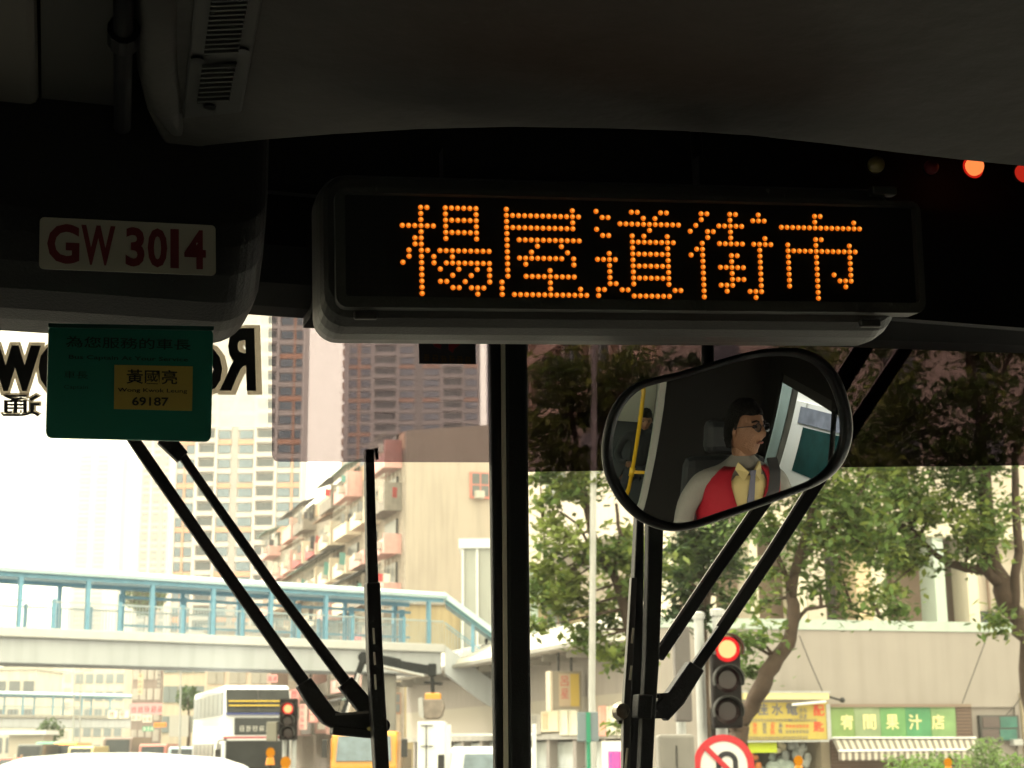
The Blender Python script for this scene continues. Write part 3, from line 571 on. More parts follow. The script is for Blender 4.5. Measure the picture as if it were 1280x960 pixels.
# signal seen from behind, and roadside cabinet
a, b = P(842, 783, 16.4), P(866, 902, 16.4)
t = thing('traffic_light', 'dark grey back of a signal head, between the wiper rod and the grey poles', 'traffic light', (a.x, 16.4, 0))
part('housing', MB().box(a.x, b.x, 16.4, 16.6, b.z, a.z), mat('signal_grey', (.1, .09, .09), .6, var=.1), t, bevel=.02)
part('pole', MB().tube([((a.x + b.x) / 2, 16.75, .1), ((a.x + b.x) / 2, 16.75, a.z + .1)], .05, 12), steel, t)
a, b = P(822, 918, 15), P(868, 918, 15)
t = thing('roadside_cabinet', 'grey metal cabinet at the foot of the poles left of the no U turn sign', 'cabinet', (a.x, 15, 0))
part('body', MB().box(a.x, b.x, 15, 15.3, .12, a.z), mat('cabinet_grey', (.17, .16, .15), .6, var=.12, stain=.2), t, bevel=.03)
part('door_seam', MB().box((a.x + b.x) / 2 - .005, (a.x + b.x) / 2 + .005, 14.99, 15.01, .3, a.z - .1), dark_metal, t)
amber = emit('amber_lamp', (1, .36, .02), .85); amber_d = mat('amber_plastic', (.6, .2, .01), .35)
def beacon(label, px, py, Y, r):
    q = P(px, py, Y); t = thing('warning_beacon', label, 'beacon', (q.x, Y, 0), group='amber beacons on short posts')
    part('globe', MB().ball(q, r, 10, (1, 1, 1.15)), amber, t, smooth=True)
    part('lamp_body', MB().disc((q.x, Y, q.z - r * 2.6), (0, 0, 1), r * 1.05, r * 1.6, 16, r1=r * .8), amber_d, t)
    part('post', MB().tube([(q.x, Y, .1), (q.x, Y, q.z - r * 2.6)], .03, 8), black, t)
beacon('amber beacon on a post left of the smaller red traffic light', 338, 941, 20, .055)
beacon('amber beacon under the smaller red traffic light', 357, 953, 19, .06)
beacon('amber beacon in front of the yellow shop sign', 998, 951, 18, .05)
beacon('amber beacon in front of the green shrubs', 1185, 953, 21, .05)
q = P(905, 957, 16); r = 37 * 16 / FPX
t = thing('road_sign', 'round no U turn sign with red ring and black arrow', 'road sign', (q.x, 16, 0))
sw = mat('sign_white', (.60, .60, .60), .5); sr = mat('sign_red', (.42, .02, .03), .5); sk = mat('sign_black', (.015, .015, .02), .5)
part('plate', MB().disc((q.x, 16.02, q.z), (0, -1, 0), r * .985, .02, 48), sw, t)
def ringmb(c, r0, r1, y0, y1, a0=0, a1=2 * math.pi, n=48):
    rings = []
    for rr, yy in ((r0, y0), (r1, y0), (r1, y1), (r0, y1), (r0, y0)): rings.append([(c[0] + rr * math.cos(a0 + (a1 - a0) * j / n), yy, c[1] + rr * math.sin(a0 + (a1 - a0) * j / n)) for j in range(n + 1)])
    return MB().loft(rings, cap=False, closed=False)
part('red_ring', ringmb((q.x, q.z), r * .78, r, 15.99, 16.01), sr, t)
ar = MB(); ar.v += []; u = ringmb((q.x + .03, q.z + .03), r * .2, r * .36, 15.993, 15.999, 0, math.pi, 20)
u.box(q.x + .03 + r * .2, q.x + .03 + r * .36, 15.993, 15.999, q.z - r * .5, q.z + .03); u.box(q.x + .03 - r * .36, q.x + .03 - r * .2, 15.993, 15.999, q.z - r * .2, q.z + .03)
u.prism([(q.x + .03 - r * .5, 15.993, q.z - r * .2), (q.x + .03 - r * .06, 15.993, q.z - r * .2), (q.x + .03 - r * .28, 15.993, q.z - r * .5)], (0, .006, 0))
part('u_turn_arrow', u, sk, t)
part('red_slash', MB().bar((q.x - r * .62, 15.985, q.z + r * .62), (q.x + r * .62, 15.985, q.z - r * .62), r * .17, .006, up=(0, 1, 0)), sr, t)
part('post', MB().tube([(q.x, 16.1, .1), (q.x, 16.1, q.z + r * .8)], .035, 10), steel, t)
# lamp pole and the street-name box beside the market
q = P(741, 935, 30); t = thing('lamp_post', 'tall pale grey lamp post rising through the tree beside the mirror', 'lamp post', (q.x, 30, 0))
tp = P(744, 300, 30); part('pole', MB().tube([(q.x, 30, .1), (q.x, 30, 3.0), (tp.x, 30, tp.z)], [.08, .065, .05], 12), mat('lamp_pole_grey', (.42, .42, .42), .5, var=.08), t)
part('arm', MB().tube([(tp.x, 30, tp.z), (tp.x - 1.5, 30, tp.z + .5)], .05, 8), steel, t); part('lamp_head', MB().box(tp.x - 2.2, tp.x - 1.4, 29.85, 30.15, tp.z + .42, tp.z + .56), steel, t, bevel=.04)
a, b = P(722, 927, 26), P(748, 890, 26)
t = thing('sign_box', 'grey and green upright sign box on a green post at the lamp post foot', 'sign box', (a.x + .15, 26, 0))
part('grey_panel', MB().box(a.x, b.x, 26, 26.1, a.z, b.z), mat('slate_panel', (.16, .2, .23), .5), t, bevel=.01)
part('green_panel', MB().box(a.x + .14, a.x + .21, 25.985, 26.01, a.z - .02, b.z), mat('sign_green', (.02, .22, .13), .5), t)
part('post', MB().tube([(a.x + .175, 26.05, .1), (a.x + .175, 26.05, a.z)], .035, 10), mat('sign_green', (.02, .22, .13), .5), t)
# ---------------------------------------------------------------- old tenement block with the cream gable (street frame)
GX, GY = 25.3, 108.3
t = thing('tenement_building', 'old tenement with pink balcony fins and a tall cream gable wall', 'building', (GX, GY, 0), True)
cream_w = mat('gable_cream', (.42, .37, .32), .85, var=.06, vscale=.3, stain=.18); must = mat('gable_mustard', (.40, .33, .20), .85, var=.1, vscale=.5, stain=.3)
topz = B(504, 538, GY).z; tz2 = B(611, 531, GY).z; xr = B(800, 600, GY).x; zs = B(560, 752, GY).z
part('gable_wall', MB().prism([(GX, GY, zs), (xr, GY, zs), (xr, GY, tz2 + .9), (B(611, 531, GY).x, GY, tz2), (GX, GY, topz)], (0, 66, 0)), cream_w, t)
part('lower_wall', MB().box(GX + .01, xr - .01, GY - .02, GY + 66, 0, zs - .004), must, t)
part('roof_parapet', MB().box(GX - .1, xr + .1, GY - .25, GY + .3, zs - .25, zs + .02), concrete, t)
part('side_parapet', MB().box(GX - .06, GX + .3, GY + .4, GY + 65, topz - 1.2, topz - .02), mat('peach_wall', (.58, .42, .31), .85, stain=.2), t)
pinkf = mat('window_frame_pink', (.55, .2, .17), .7); 
def gwin(px0, py0, px1, py1, fm, ac=False, nm='window'):
    a, b = B(px0, py1, GY), B(px1, py0, GY)
    f = part(nm, MB().box(a.x, b.x, GY - .12, GY + .05, a.z, b.z), fm, t)
    w_ = .16
    for i in range(2):
        for j in range(2):
            x0 = a.x + w_ + i * (b.x - a.x - w_) / 2; z0 = a.z + w_ + j * (b.z - a.z - w_) / 2
            part('pane', MB().box(x0, x0 + (b.x - a.x - w_) / 2 - .1, GY - .135, GY - .06, z0, z0 + (b.z - a.z - w_) / 2 - .1), mat('pane_grey', (.12, .14, .15), .25, var=.3, vscale=1), f)
    if ac: part('air_conditioner', MB().box(a.x + .3, a.x + .95, GY - .6, GY - .14, a.z - .02, a.z + .5), mat('ac_grey', (.5, .48, .44), .6, stain=.2), t)
gwin(587, 591, 612, 623, pinkf, True); gwin(684, 600, 719, 631, pinkf); gwin(684, 674, 719, 706, pinkf, True); gwin(681, 750, 712, 790, mat('frame_brown', (.25, .14, .1), .7), True)
gwin(486, 866, 501, 893, mat('frame_brown', (.25, .14, .1), .7)); gwin(516, 868, 530, 893, mat('frame_brown', (.25, .14, .1), .7))
for px0, px1, py in ((684, 719, 672), (684, 719, 634)):
    a, b = B(px0, py, GY), B(px1, py, GY); part('window_hood', MB().box(a.x - .1, b.x + .1, GY - .7, GY, a.z, a.z + .14), mat('hood_red', (.5, .08, .07), .6), t)
for px in (577, 589, 600, 668):
    a = B(px, 880, GY); part('downpipe', MB().tube([(a.x, GY - .12, 0), (a.x, GY - .12, zs + (6 if px == 668 else 0))], .09 if px != 668 else .3, 8), mat('pipe_teal', (.35, .45, .42), .6), t)
part('street_canopy', MB().box(GX + 1, xr - 1, GY - 2.2, GY - .03, 3.3, 3.5), mat('canopy_grey', (.2, .18, .17), .8), t)
pink = mat('pink_render', (.62, .36, .34), .8, stain=.25, var=.08); creamr = mat('cream_render', (.60, .52, .42), .8, stain=.3, var=.08); redr = mat('red_render', (.42, .10, .11), .8, stain=.2)
awn = [mat('awning_grey', (.10, .10, .11), .8, var=.2, vscale=2), mat('awning_green', (.10, .17, .15), .7, var=.2), mat('awning_dark', (.05, .05, .055), .8, var=.2), mat('awning_rust', (.2, .12, .08), .8, var=.3)]
win_d = mat('tenement_window', (.05, .055, .06), .3, var=.3, vscale=2); cage = mat('cage_pale', (.42, .40, .35), .6)
cloths = [mat('cloth_red', (.5, .06, .07), .9), mat('cloth_white', (.7, .68, .62), .9), mat('cloth_grey', (.25, .26, .27), .9), mat('cloth_pale', (.6, .5, .45), .9), mat('cloth_teal', (.12, .3, .28), .9), mat('cloth_dark', (.06, .06, .07), .9)]
grimy = mat('grimy_render', (.22, .20, .18), .85, var=.2, vscale=2, stain=.4); rd = random.Random(12); part('side_wall', MB().box(GX - .03, GX - .001, GY + .05, GY + 65.5, 0, topz - 1.5), mat('side_wall', (.32, .28, .24), .85, var=.2, stain=.4), t)
NB = 9; bw = 62 / NB; D = 1.25
for i in range(NB):
    y0 = GY + 1.5 + i * bw
    for j in range(7):
        z0 = 3.2 + j * 3.05
        if j == 6 and i % 3 == 1: continue
        pm_ = (pink, creamr, grimy)[rd.choice((0, 0, 1, 1, 2))]
        bal = MB().box(GX - D, GX - .04, y0, y0 + bw - 1.4, z0, z0 + .15).box(GX - D, GX - D + .12, y0 + .01, y0 + bw - 1.41, z0 + .151, z0 + 1.0)
        part('balcony', bal, (redr if rd.random() < .22 else pm_), t)
        part('balcony_fin', MB().box(GX - D - .05, GX - .04, y0 - .3, y0 - .01, z0 - .1, z0 + rd.choice((.9, 1.3, 1.9))), pm_, t)
        part('window', MB().box(GX - .2, GX - .031, y0 + .8, y0 + bw - 2.4, z0 + .9, z0 + 2.5), win_d, t)
        c_ = MB()
        if rd.random() < .75:
            for k in range(9): c_.box(GX - D - .02, GX - D + .02, y0 + k * (bw - 1.5) / 8, y0 + k * (bw - 1.5) / 8 + .04, z0 + 1.0, z0 + 2.6)
            for k in range(3): c_.box(GX - D + .025, GX - D + .06, y0, y0 + bw - 1.4, z0 + 1.3 + k * .6, z0 + 1.34 + k * .6)
            for k in range(5): c_.box(GX - D + .2 + k * .3, GX - D + .23 + k * .3, y0 - .03, y0 + .005, z0 + 1.0, z0 + 2.6)
            part('window_cage', c_, cage, t, kind='stuff')
        if (rd.random() < .5 or j == 6) and i > 0:
            o_ = D + rd.uniform(.2, .6); m_ = rd.choice(awn)
            part('awning', MB().prism([(GX - o_, y0 - .4, z0 + 2.35), (GX - .05, y0 - .4, z0 + 2.9), (GX - .05, y0 - .4, z0 + 2.98), (GX - o_, y0 - .4, z0 + 2.43)], (0, bw - .8, 0)), m_, t)
        if rd.random() < .6: part('air_conditioner', MB().box(GX - D - .55, GX - D - .01, y0 + .6, y0 + 1.3, z0 + .3, z0 + .8), mat('ac_grey', (.5, .48, .44), .6, stain=.2), t)
        for k in range(rd.choice((0, 0, 1, 2, 3)) if j > 1 else 0):
            yy = y0 - .2 - .05 * k; xx = GX - D - .3 + k * .5; cs_ = rd.uniform(.12, .26); ch_ = rd.uniform(.4, 1.1); part('hung_cloth', MB().prism([(xx - cs_, yy, z0 + 1.5 - ch_), (xx + cs_ * .8, yy, z0 + 1.42 - ch_), (xx + cs_, yy, z0 + 1.5), (xx - cs_ * .8, yy, z0 + 1.55)], (0, .03, 0)), rd.choice(cloths), t)
t = thing('stair_tower', 'pale framed glazed tower in front of the cream gable', 'tower', P(594, 900, 84) * 1); a, b = P(577, 674, 84), P(613, 674, 84)
part('roof', MB().box(a.x - .15, b.x + .5, 83.7, 87.3, a.z - .5, a.z), white, t); part('glazing', MB().box(a.x + .05, b.x + .2, 84, 87, 4.2, a.z - .504), mat('tower_glazing', (.36, .38, .36), .3, var=.1, vscale=.5), t)
for x in (a.x, (a.x + b.x) / 2, b.x + .1): part('mullion', MB().box(x, x + .12, 83.85, 83.99, 4.2, a.z - .504), white, t)
part('base', MB().box(a.x, b.x + .3, 84.1, 87, 0, 4.19), concrete, t)
for (x0, y0, x1, y1, Y, c1, c2, n, rows, lab, sd_) in ((363, 862, 374, 884, 100, (.7, .3, .3), (.5, .05, .08), 1, 2, 'pink upright shop sign right of the smaller red traffic light', 31), (374, 880, 384, 912, 98, (.72, .45, .42), (.5, .05, .08), 1, 4, 'pink and grey upright shop sign beside the crane lorry', 32), (386, 884, 397, 903, 96, (.65, .25, .24), (.75, .7, .6), 1, 2, 'dull red shop sign left of the orange cab', 33), (334, 843, 347, 853, 104, (.75, .35, .35), (.5, .02, .05), 2, 1, 'small red and pink shop sign above the white double decker', 34)):
    signboard(lab, x0, y0, x1, y1, Y, c1, c2, n, rows, sd_)
# ---------------------------------------------------------------- market hall on the right (street frame)
MX, MY = 20.7, 52.2
mk_w = mat('market_wall', (.28, .255, .24), .85, var=.05, vscale=.6, stain=.12, bump=.15, bscale=25)
t = thing('market_hall', 'beige two storey market hall with shop signs, behind the traffic light', 'building', (MX, MY, 0), True)
zt = B(1100, 776, MY).z; zb = B(1100, 884, MY).z; XE = 66
part('fascia', MB().box(MX, XE, MY, MY + .5, zb, zt - .36), mk_w, t)
part('fascia_top_band', MB().box(MX - .02, XE, MY - .06, MY + .6, zt - .358, zt), mat('band_teal', (.38, .45, .42), .8, var=.06, stain=.1), t)
part('street_wall', MB().box(MX, MX + .4, MY + .51, MY + 36, 3.9, 6.6), mk_w, t)
part('roof_slab', MB().box(MX + .41, XE, MY + .61, MY + 36, zt - .6, zt - .4), concrete, t)
# eaves roof along the street
wh = mat('eave_white', (.62, .60, .55), .6, stain=.1)
ze = 5.55
def eave(y): return [(MX - 1.5, y, ze), (MX - 1.62, y, ze + .2), (MX - 1.5, y, ze + .4), (MX + .3, y, ze + 1.25), (MX + .3, y, ze + .2), (MX - .02, y, ze + .15)]
part('eaves_roof', MB().loft([eave(MY + .3), eave(MY + 36)]), wh, t)
for k in range(4):
    x = MX - 1.35 + k * .42; part('roof_seam', MB().box(x, x + .04, MY + .35, MY + 35.9, ze + .46 + k * .2, ze + .52 + k * .2), mat('seam_grey', (.3, .29, .27), .7), t)
part('gutter', MB().box(MX - 1.75, MX - 1.625, MY + .2, MY + 36, ze + .02, ze + .16), mat('seam_grey', (.3, .29, .27), .7), t)
for k in range(12): part('eave_bracket', MB().box(MX - 1.3, MX - .01, MY + 1.5 + k * 3, MY + 1.62 + k * 3, ze - .28, ze - .01), mat('seam_grey', (.3, .29, .27), .7), t)
lz = BX(700, 921, MX).z
part('shop_lintel', MB().box(MX - .12, MX, MY + .5, MY + 36, lz - .1, lz + .12), concrete, t)
part('sign_backing', MB().box(MX - .02, MX + .3, MY + .52, MY + 35.9, lz + .121, 3.899), mat('backing', (.34, .31, .27), .8), t)
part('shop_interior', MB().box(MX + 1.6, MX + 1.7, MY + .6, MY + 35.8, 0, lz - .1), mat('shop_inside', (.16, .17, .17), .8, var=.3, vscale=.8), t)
for k in range(11): part('shop_pillar', MB().box(MX - .05, MX + .35, MY + .7 + k * 3.3, MY + 1.1 + k * 3.3, 0, lz - .101), mk_w, t)
gw = mat('shop_glass_pale', (.42, .46, .46), .3, var=.2, vscale=1.5)
for k in range(10): part('shop_window', MB().box(MX + .3, MX + .36, MY + 1.11 + k * 3.3, MY + 3.99 + k * 3.3, .4, lz - .2), gw, t)
def BXb(mb, px0, py0, px1, py1, bx, th):   # a board on a plane parallel to the street
    a, b = BX(px0, py1, bx), BX(px1, py0, bx); mb.box(bx, bx + th, min(a.y, b.y), max(a.y, b.y), a.z, b.z); return a, b
def street_board(label, px0, py0, px1, py1, col, ink=None, n=2, rows=2, seed=1, off=.0):
    a, b = BX(px0, py1, MX - .16 - off), BX(px1, py0, MX - .16 - off)
    tt = thing('poster_board', label, 'sign', (MX - .16, (a.y + b.y) / 2, a.z), True)
    part('board', MB().box(MX - .18 - off, MX - .121, b.y, a.y, a.z, b.z), mat('pb_%s' % px0, col, .6, var=.05), tt)
    if ink:
        g = MB(); wd = a.y - b.y; sz = min(wd * .8 / n / 1.15, (b.z - a.z) * .8 / rows)
        for r_ in range(rows): glyphs(g, n, (MX - .182 - off, a.y - wd * .1, a.z + (b.z - a.z) * (.1 + r_ * .85 / rows)), (0, -1, 0), (0, 0, 1), sz, seed=seed + r_)
        part('print', g, mat('pi_%s' % px0, ink, .6), tt)
street_board('large cream poster board with orange print under the hanging sign', 677, 888, 698, 915, (.66, .58, .42), (.5, .3, .12), 3, 3, 41)
street_board('plain narrow cream board right of the orange print board', 700, 886, 710, 919, (.66, .63, .5), (.45, .42, .35), 1, 4, 42)
street_board('second narrow cream board, left of the grey sign box', 712, 886, 722, 919, (.66, .63, .5), (.45, .42, .35), 1, 4, 43)
street_board('cream board with red stripes right of the grey sign box', 749, 882, 757, 920, (.62, .3, .24), (.68, .6, .48), 1, 5, 44)
street_board('narrow cream board just left of the round wiper knob', 759, 882, 770, 919, (.66, .62, .5), (.5, .46, .4), 1, 3, 45)
street_board('narrow cream board behind the wiper blade', 773, 882, 784, 919, (.66, .62, .5), (.5, .46, .4), 1, 3, 46)
street_board('big white notice by the pavement below the narrow boards', 753, 926, 786, 962, (.66, .64, .58), None, off=.05)
street_board('magenta poster with blue edge on the white notice', 761, 939, 775, 964, (.55, .04, .28), (.1, .1, .5), 2, 3, 47, off=.1)
street_board('faded grey board at the market end by the divider', 664, 892, 676, 918, (.36, .34, .3), (.2, .2, .2), 2, 2, 48)
a, b = B(691, 887, 58), B(727, 839, 58)
tt = thing('hanging_sign', 'box sign with red characters and yellow edge hanging under the market eaves', 'sign', ((a.x + b.x) / 2, 58, a.z), True)
part('box', MB().box(a.x, b.x, 58, 58.6, a.z, b.z), mat('sign_box_grey', (.3, .27, .22), .6, stain=.2), tt, bevel=.02)
part('side_strip', MB().box(a.x - .1, a.x - .003, 57.98, 58.5, a.z - .05, b.z), creamr, tt)
part('face', MB().box(a.x + .25, a.x + .7, 57.97, 57.999, a.z + .12, b.z - .1), mat('hs_face', (.46, .36, .26), .6), tt)
part('yellow_face', MB().box(a.x + .703, b.x - .12, 57.97, 57.999, a.z + .12, b.z - .1), mat('hs_yellow', (.5, .36, .08), .6), tt)
for k, ch in enumerate('呂星'): part('character', text_mb(ch, (a.x + .32, 57.965, b.z - .55 - .46 * k), (1, 0, 0), UP, .36, .3, depth=.001), mat('hs_red', (.5, .1, .1), .6), tt)
part('bracket', MB().box(a.x + .3, a.x + .36, 58.2, 58.3, b.z, ze - .02), dark_metal, tt); part('bracket', MB().box(b.x - .36, b.x - .3, 58.2, 58.3, b.z, ze - .02), dark_metal, tt)
# front facing shops under the fascia
def FB(px0, py0, px1, py1, y, th, mb=None):
    a, b = B(px0, py1, y), B(px1, py0, y); return (mb or MB()).box(a.x, b.x, y, y + th, a.z, b.z)
part('shop_wall', MB().box(B(1037, 900, MY).x, B(1270, 900, MY).x, MY + .15, MY + .4, 0, zb - .003), mk_w, t)
part('end_wall', MB().box(B(1270, 900, MY).x, XE, MY + .001, MY + .4, 0, zb - .003), mk_w, t)
part('corner_pillar', MB().box(B(1276, 900, MY).x, B(1276, 900, MY).x + .5, MY - .12, MY, 0, B(1276, 866, MY).z), mat('pillar_brown', (.28, .24, .18), .8), t)
part('corner_wall', MB().box(MX, MX + 2.2, MY, MY + .4, 0, zb - .003), mk_w, t)
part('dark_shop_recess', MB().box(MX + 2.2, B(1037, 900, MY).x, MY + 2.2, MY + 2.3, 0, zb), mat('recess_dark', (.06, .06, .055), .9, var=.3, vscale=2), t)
part('shop_party_wall', MB().box(B(1026, 900, MY).x, B(1037, 900, MY).x, MY + .1, MY + 2.19, 0, zb - .005), mat('pillar_brown', (.28, .24, .18), .8), t)
ys = thing('shop_sign', 'yellow hardware shop sign with red and grey characters, left of the green sign', 'sign', B(980, 925, MY - .5), True)
sgy = mat('sign_yellow', (.40, .32, .07), .5, var=.05, stain=.1)
part('board', FB(926, 878, 1035, 925, MY - .5, .2), sgy, ys); part('frame', FB(926, 925, 1037, 928, MY - .53, .26), steel, ys); part('frame', FB(1035, 880, 1037.5, 924.5, MY - .53, .26), steel, ys)
part('light_box', FB(930, 866, 1036, 874, MY - .9, .5), mat('sign_lightbox', (.62, .56, .28), .4), ys); part('light_box_top', FB(928, 864, 1038, 866, MY - .93, .56), steel, ys)
part('lamp_arm', MB().tube([B(1037, 871, MY - .8), B(1050, 875, MY - .8)], .04, 6), dark_metal, ys); part('spot_lamp', MB().ball(B(1053, 875, MY - .8), .1, 8), dark_metal, ys, smooth=True)
part('tube_lamp', MB().tube([B(990, 881, MY - .85), B(1032, 877, MY - .85)], .045, 8), white, ys)
inkg = mat('ink_grey', (.12, .12, .14), .6); inkr = mat('ink_red', (.55, .06, .03), .6)
def chars(s, px0, py1, wpx, hpx, step, m, parent, plane, nm='character'):
    for k, ch in enumerate(s):
        p0 = B(px0 + k * step, py1, plane); p1 = B(px0 + k * step + wpx, py1 - hpx, plane)
        part(nm, text_mb(ch, p0, (1, 0, 0), UP, p1.z - p0.z, p1.x - p0.x, depth=.002, bold=.02), m, parent)
chars('佳水電', 946, 894, 14, 15, 18.5, inkg, ys, MY - .51); chars('配', 1017, 895, 13, 14, 0, inkr, ys, MY - .51); chars('匙', 1017, 915, 13, 13, 0, inkr, ys, MY - .51)
g = MB(); g2 = MB()
for (px, py, n, s, gg, sd_) in ((999, 886, 2, 5, g, 1), (999, 893, 2, 5, g, 2), (940, 899, 14, 3.4, g, 3), (985, 899, 10, 3.4, g, 4), (930, 921, 22, 3.4, g, 5), (941, 904, 1, 6, g2, 6), (941, 911, 1, 6, g2, 7), (953, 904, 1, 6, g, 8), (953, 911, 1, 6, g, 9), (963, 904, 1, 7, g2, 10), (963, 912, 1, 6, g2, 11), (973, 904, 1, 6, g, 12), (973, 911, 1, 6, g, 13), (982, 906, 7, 4, g2, 14), (982, 913, 7, 4, g, 15), (932, 903, 1, 6, g, 16), (932, 911, 1, 6, g, 17)):
    glyphs(gg, n, B(px, py + s, MY - .512), (1, 0, 0), (0, 0, 1), s * .0285, seed=50 + sd_)
part('small_lettering', g, inkg, ys); part('red_lettering', g2, inkr, ys)
gs = thing('shop_sign', 'green banner sign with five cream characters above the striped awning', 'sign', B(1110, 922, MY - .12), True)
gA, gB = B(1037, 922, MY - .12), B(1194, 884, MY - .12)
nseg = 5; cols = ((.15, .24, .08), (.20, .27, .15), (.10, .25, .09), (.05, .20, .09), (.15, .26, .11))
for k in range(nseg):
    x0 = gA.x + (gB.x - gA.x) * k / nseg; x1 = gA.x + (gB.x - gA.x) * (k + 1) / nseg - .012
    part('banner_panel', MB().box(x0, x1, MY - .12, MY - .06, gA.z, gB.z), mat('banner_%d' % k, cols[k], .45, var=.25, vscale=1.3, bump=.3, bscale=3), gs)
part('top_rail', FB(1037, 880, 1214, 884, MY - .2, .18), mat('rail_brown', (.2, .15, .12), .7), gs)
chars('宥間果汁店', 1051, 912, 15, 19, 28.5, mat('banner_letters', (.62, .58, .3), .5), gs, MY - .13)
vb = part('vent_boards', FB(1195, 884, 1214, 923, MY - .1, .1), mat('vent_brown', (.10, .07, .06), .8), t)
for k in range(9): part('vent_slat', FB(1195.5, 886 + k * 4.1, 1213.5, 888 + k * 4.1, MY - .14, .03), mat('vent_slat', (.16, .11, .09), .8), t)
aw = thing('awning', 'grey and white striped awning over brown shutters, below the green banner', 'awning', B(1130, 940, MY - .6), True)
p0, p1 = B(1040, 924, MY), B(1218, 924, MY); q0, q1 = B(1047, 934, MY - 1.3), B(1222, 936, MY - 1.3); q0.z = q1.z = p0.z - .42
strw = mat('awning_white', (.5, .47, .42), .8, stain=.2); strd = mat('awning_stripe', (.16, .14, .13), .8)
N_ = 44
for k in range(N_):
    f0, f1 = k / N_, (k + 1) / N_; a0_, a1_ = p0.lerp(p1, f0), p0.lerp(p1, f1); b0, b1 = q0.lerp(q1, f0), q0.lerp(q1, f1); dz = Vector((0, 0, -.035))
    m_ = strw if k % 2 else strd
    part('awning_strip', MB().add([a0_, a1_, b1, b0, a0_ + dz, a1_ + dz, b1 + dz, b0 + dz], [(0, 1, 2, 3), (7, 6, 5, 4), (0, 4, 5, 1), (1, 5, 6, 2), (2, 6, 7, 3), (3, 7, 4, 0)]), m_, aw)
    v0, v1 = b0 + Vector((0, -.03, 0)), b1 + Vector((0, -.03, 0)); part('valance_flap', MB().prism([v0, v1, v1 - Vector((0, 0, .26)), (v0 + v1) / 2 - Vector((0, 0, .32)), v0 - Vector((0, 0, .26))], (0, .02, 0)), m_, aw)
part('front_bar', MB().tube([q0 + Vector((0, -.06, .02)), q1 + Vector((0, -.06, .02))], .035, 8), white, aw); part('wall_bar', MB().tube([p0 + Vector((-.05, -.1, .05)), p1 + Vector((0, -.1, .05))], .04, 8), white, aw)
shb = mat('shutter_brown', (.13, .085, .065), .6, var=.1)
sx0, sx1, sxm = B(1040, 940, MY).x, B(1220, 940, MY).x, B(1120, 940, MY).x
for (xa, xb_) in ((sx0, sxm - .1), (sxm + .1, sx1)):
    for k in range(18): part('shutter_slat', MB().box(xa, xb_, MY + .06 + (k % 2) * .01, MY + .14, .15 + k * .12, .262 + k * .12), shb, t)
part('shutter_post', MB().box(sxm - .09, sxm + .09, MY - .02, MY + .14, 0, 2.35), mk_w, t)
wf = part('window_frame', FB(1227, 894, 1273, 927, MY - .05, .2), mat('frame_dark', (.05, .05, .05), .6), t)
for i in range(2):
    for j in range(2):
        part('pane', FB(1229 + i * 22, 896 + j * 15.5, 1249 + i * 22, 909.5 + j * 15.5, MY - .07, .03), (mat('pane_green', (.03, .12, .10), .2, var=.3, vscale=2), mat('pane_brownish', (.08, .06, .06), .2))[(i + j + 1) % 2 if j == 0 else (1 - i)], wf)
part('wall_lamp', FB(1268, 924, 1279, 932, MY - .3, .3), steel, t, bevel=.02)
# things on show in the hardware shop
sh = thing('notice_board', 'bright yellow-green notice hanging in the shop doorway under the yellow sign', 'notice', B(953, 940, MY - .2), True)
part('sheet', FB(936, 927.5, 971, 941, MY - .25, .03), mat('lime', (.42, .52, .02), .6), sh); part('hook', FB(950, 926.5, 955, 927.6, MY - .25, .03), dark_metal, sh)
srd = random.Random(9)
stock = [((940, 944, 953, 966), (.5, .16, .04), 'orange goods hanging in the hardware shop doorway'), ((925, 936, 937, 950), (.68, .66, .6), 'white box in the hardware shop doorway, far left'), ((954, 944, 965, 966), (.35, .42, .38), 'grey-green pack in the hardware shop doorway'), ((966, 943, 980, 955), (.28, .34, .32), 'green bundle of goods under the lime notice'), ((972, 930, 984, 942), (.5, .46, .34), 'beige goods just right of the lime notice'), ((984, 930, 1000, 948), (.2, .22, .22), 'dark round goods in the hardware shop right side'), ((1001, 934, 1016, 956), (.3, .32, .31), 'grey goods at the right side of the hardware shop'), ((966, 957, 996, 966), (.4, .5, .5), 'pale blue tubs on the hardware shop floor')]
for (bx_, c_, lab) in stock:
    y_ = MY + srd.uniform(.2, .9); a, b = B(bx_[0], bx_[3], y_), B(bx_[2], bx_[1], y_); cc = (a + b) / 2; tt = thing('shop_goods', lab, 'goods', cc, True)
    mb = MB(); 
    for k in range(5): mb.ball(Vector((srd.uniform(a.x, b.x), y_ + srd.uniform(0, .2), srd.uniform(a.z, b.z))), (b.x - a.x) * .3, 6, (1, .6, srd.uniform(.8, 1.4)))
    part('pack', mb, mat('goods_%d' % bx_[0], c_, .6, var=.3, vscale=5), tt); part('tie', MB().box(cc.x - .01, cc.x + .01, y_, y_ + .02, b.z, b.z + .3), dark_metal, tt)
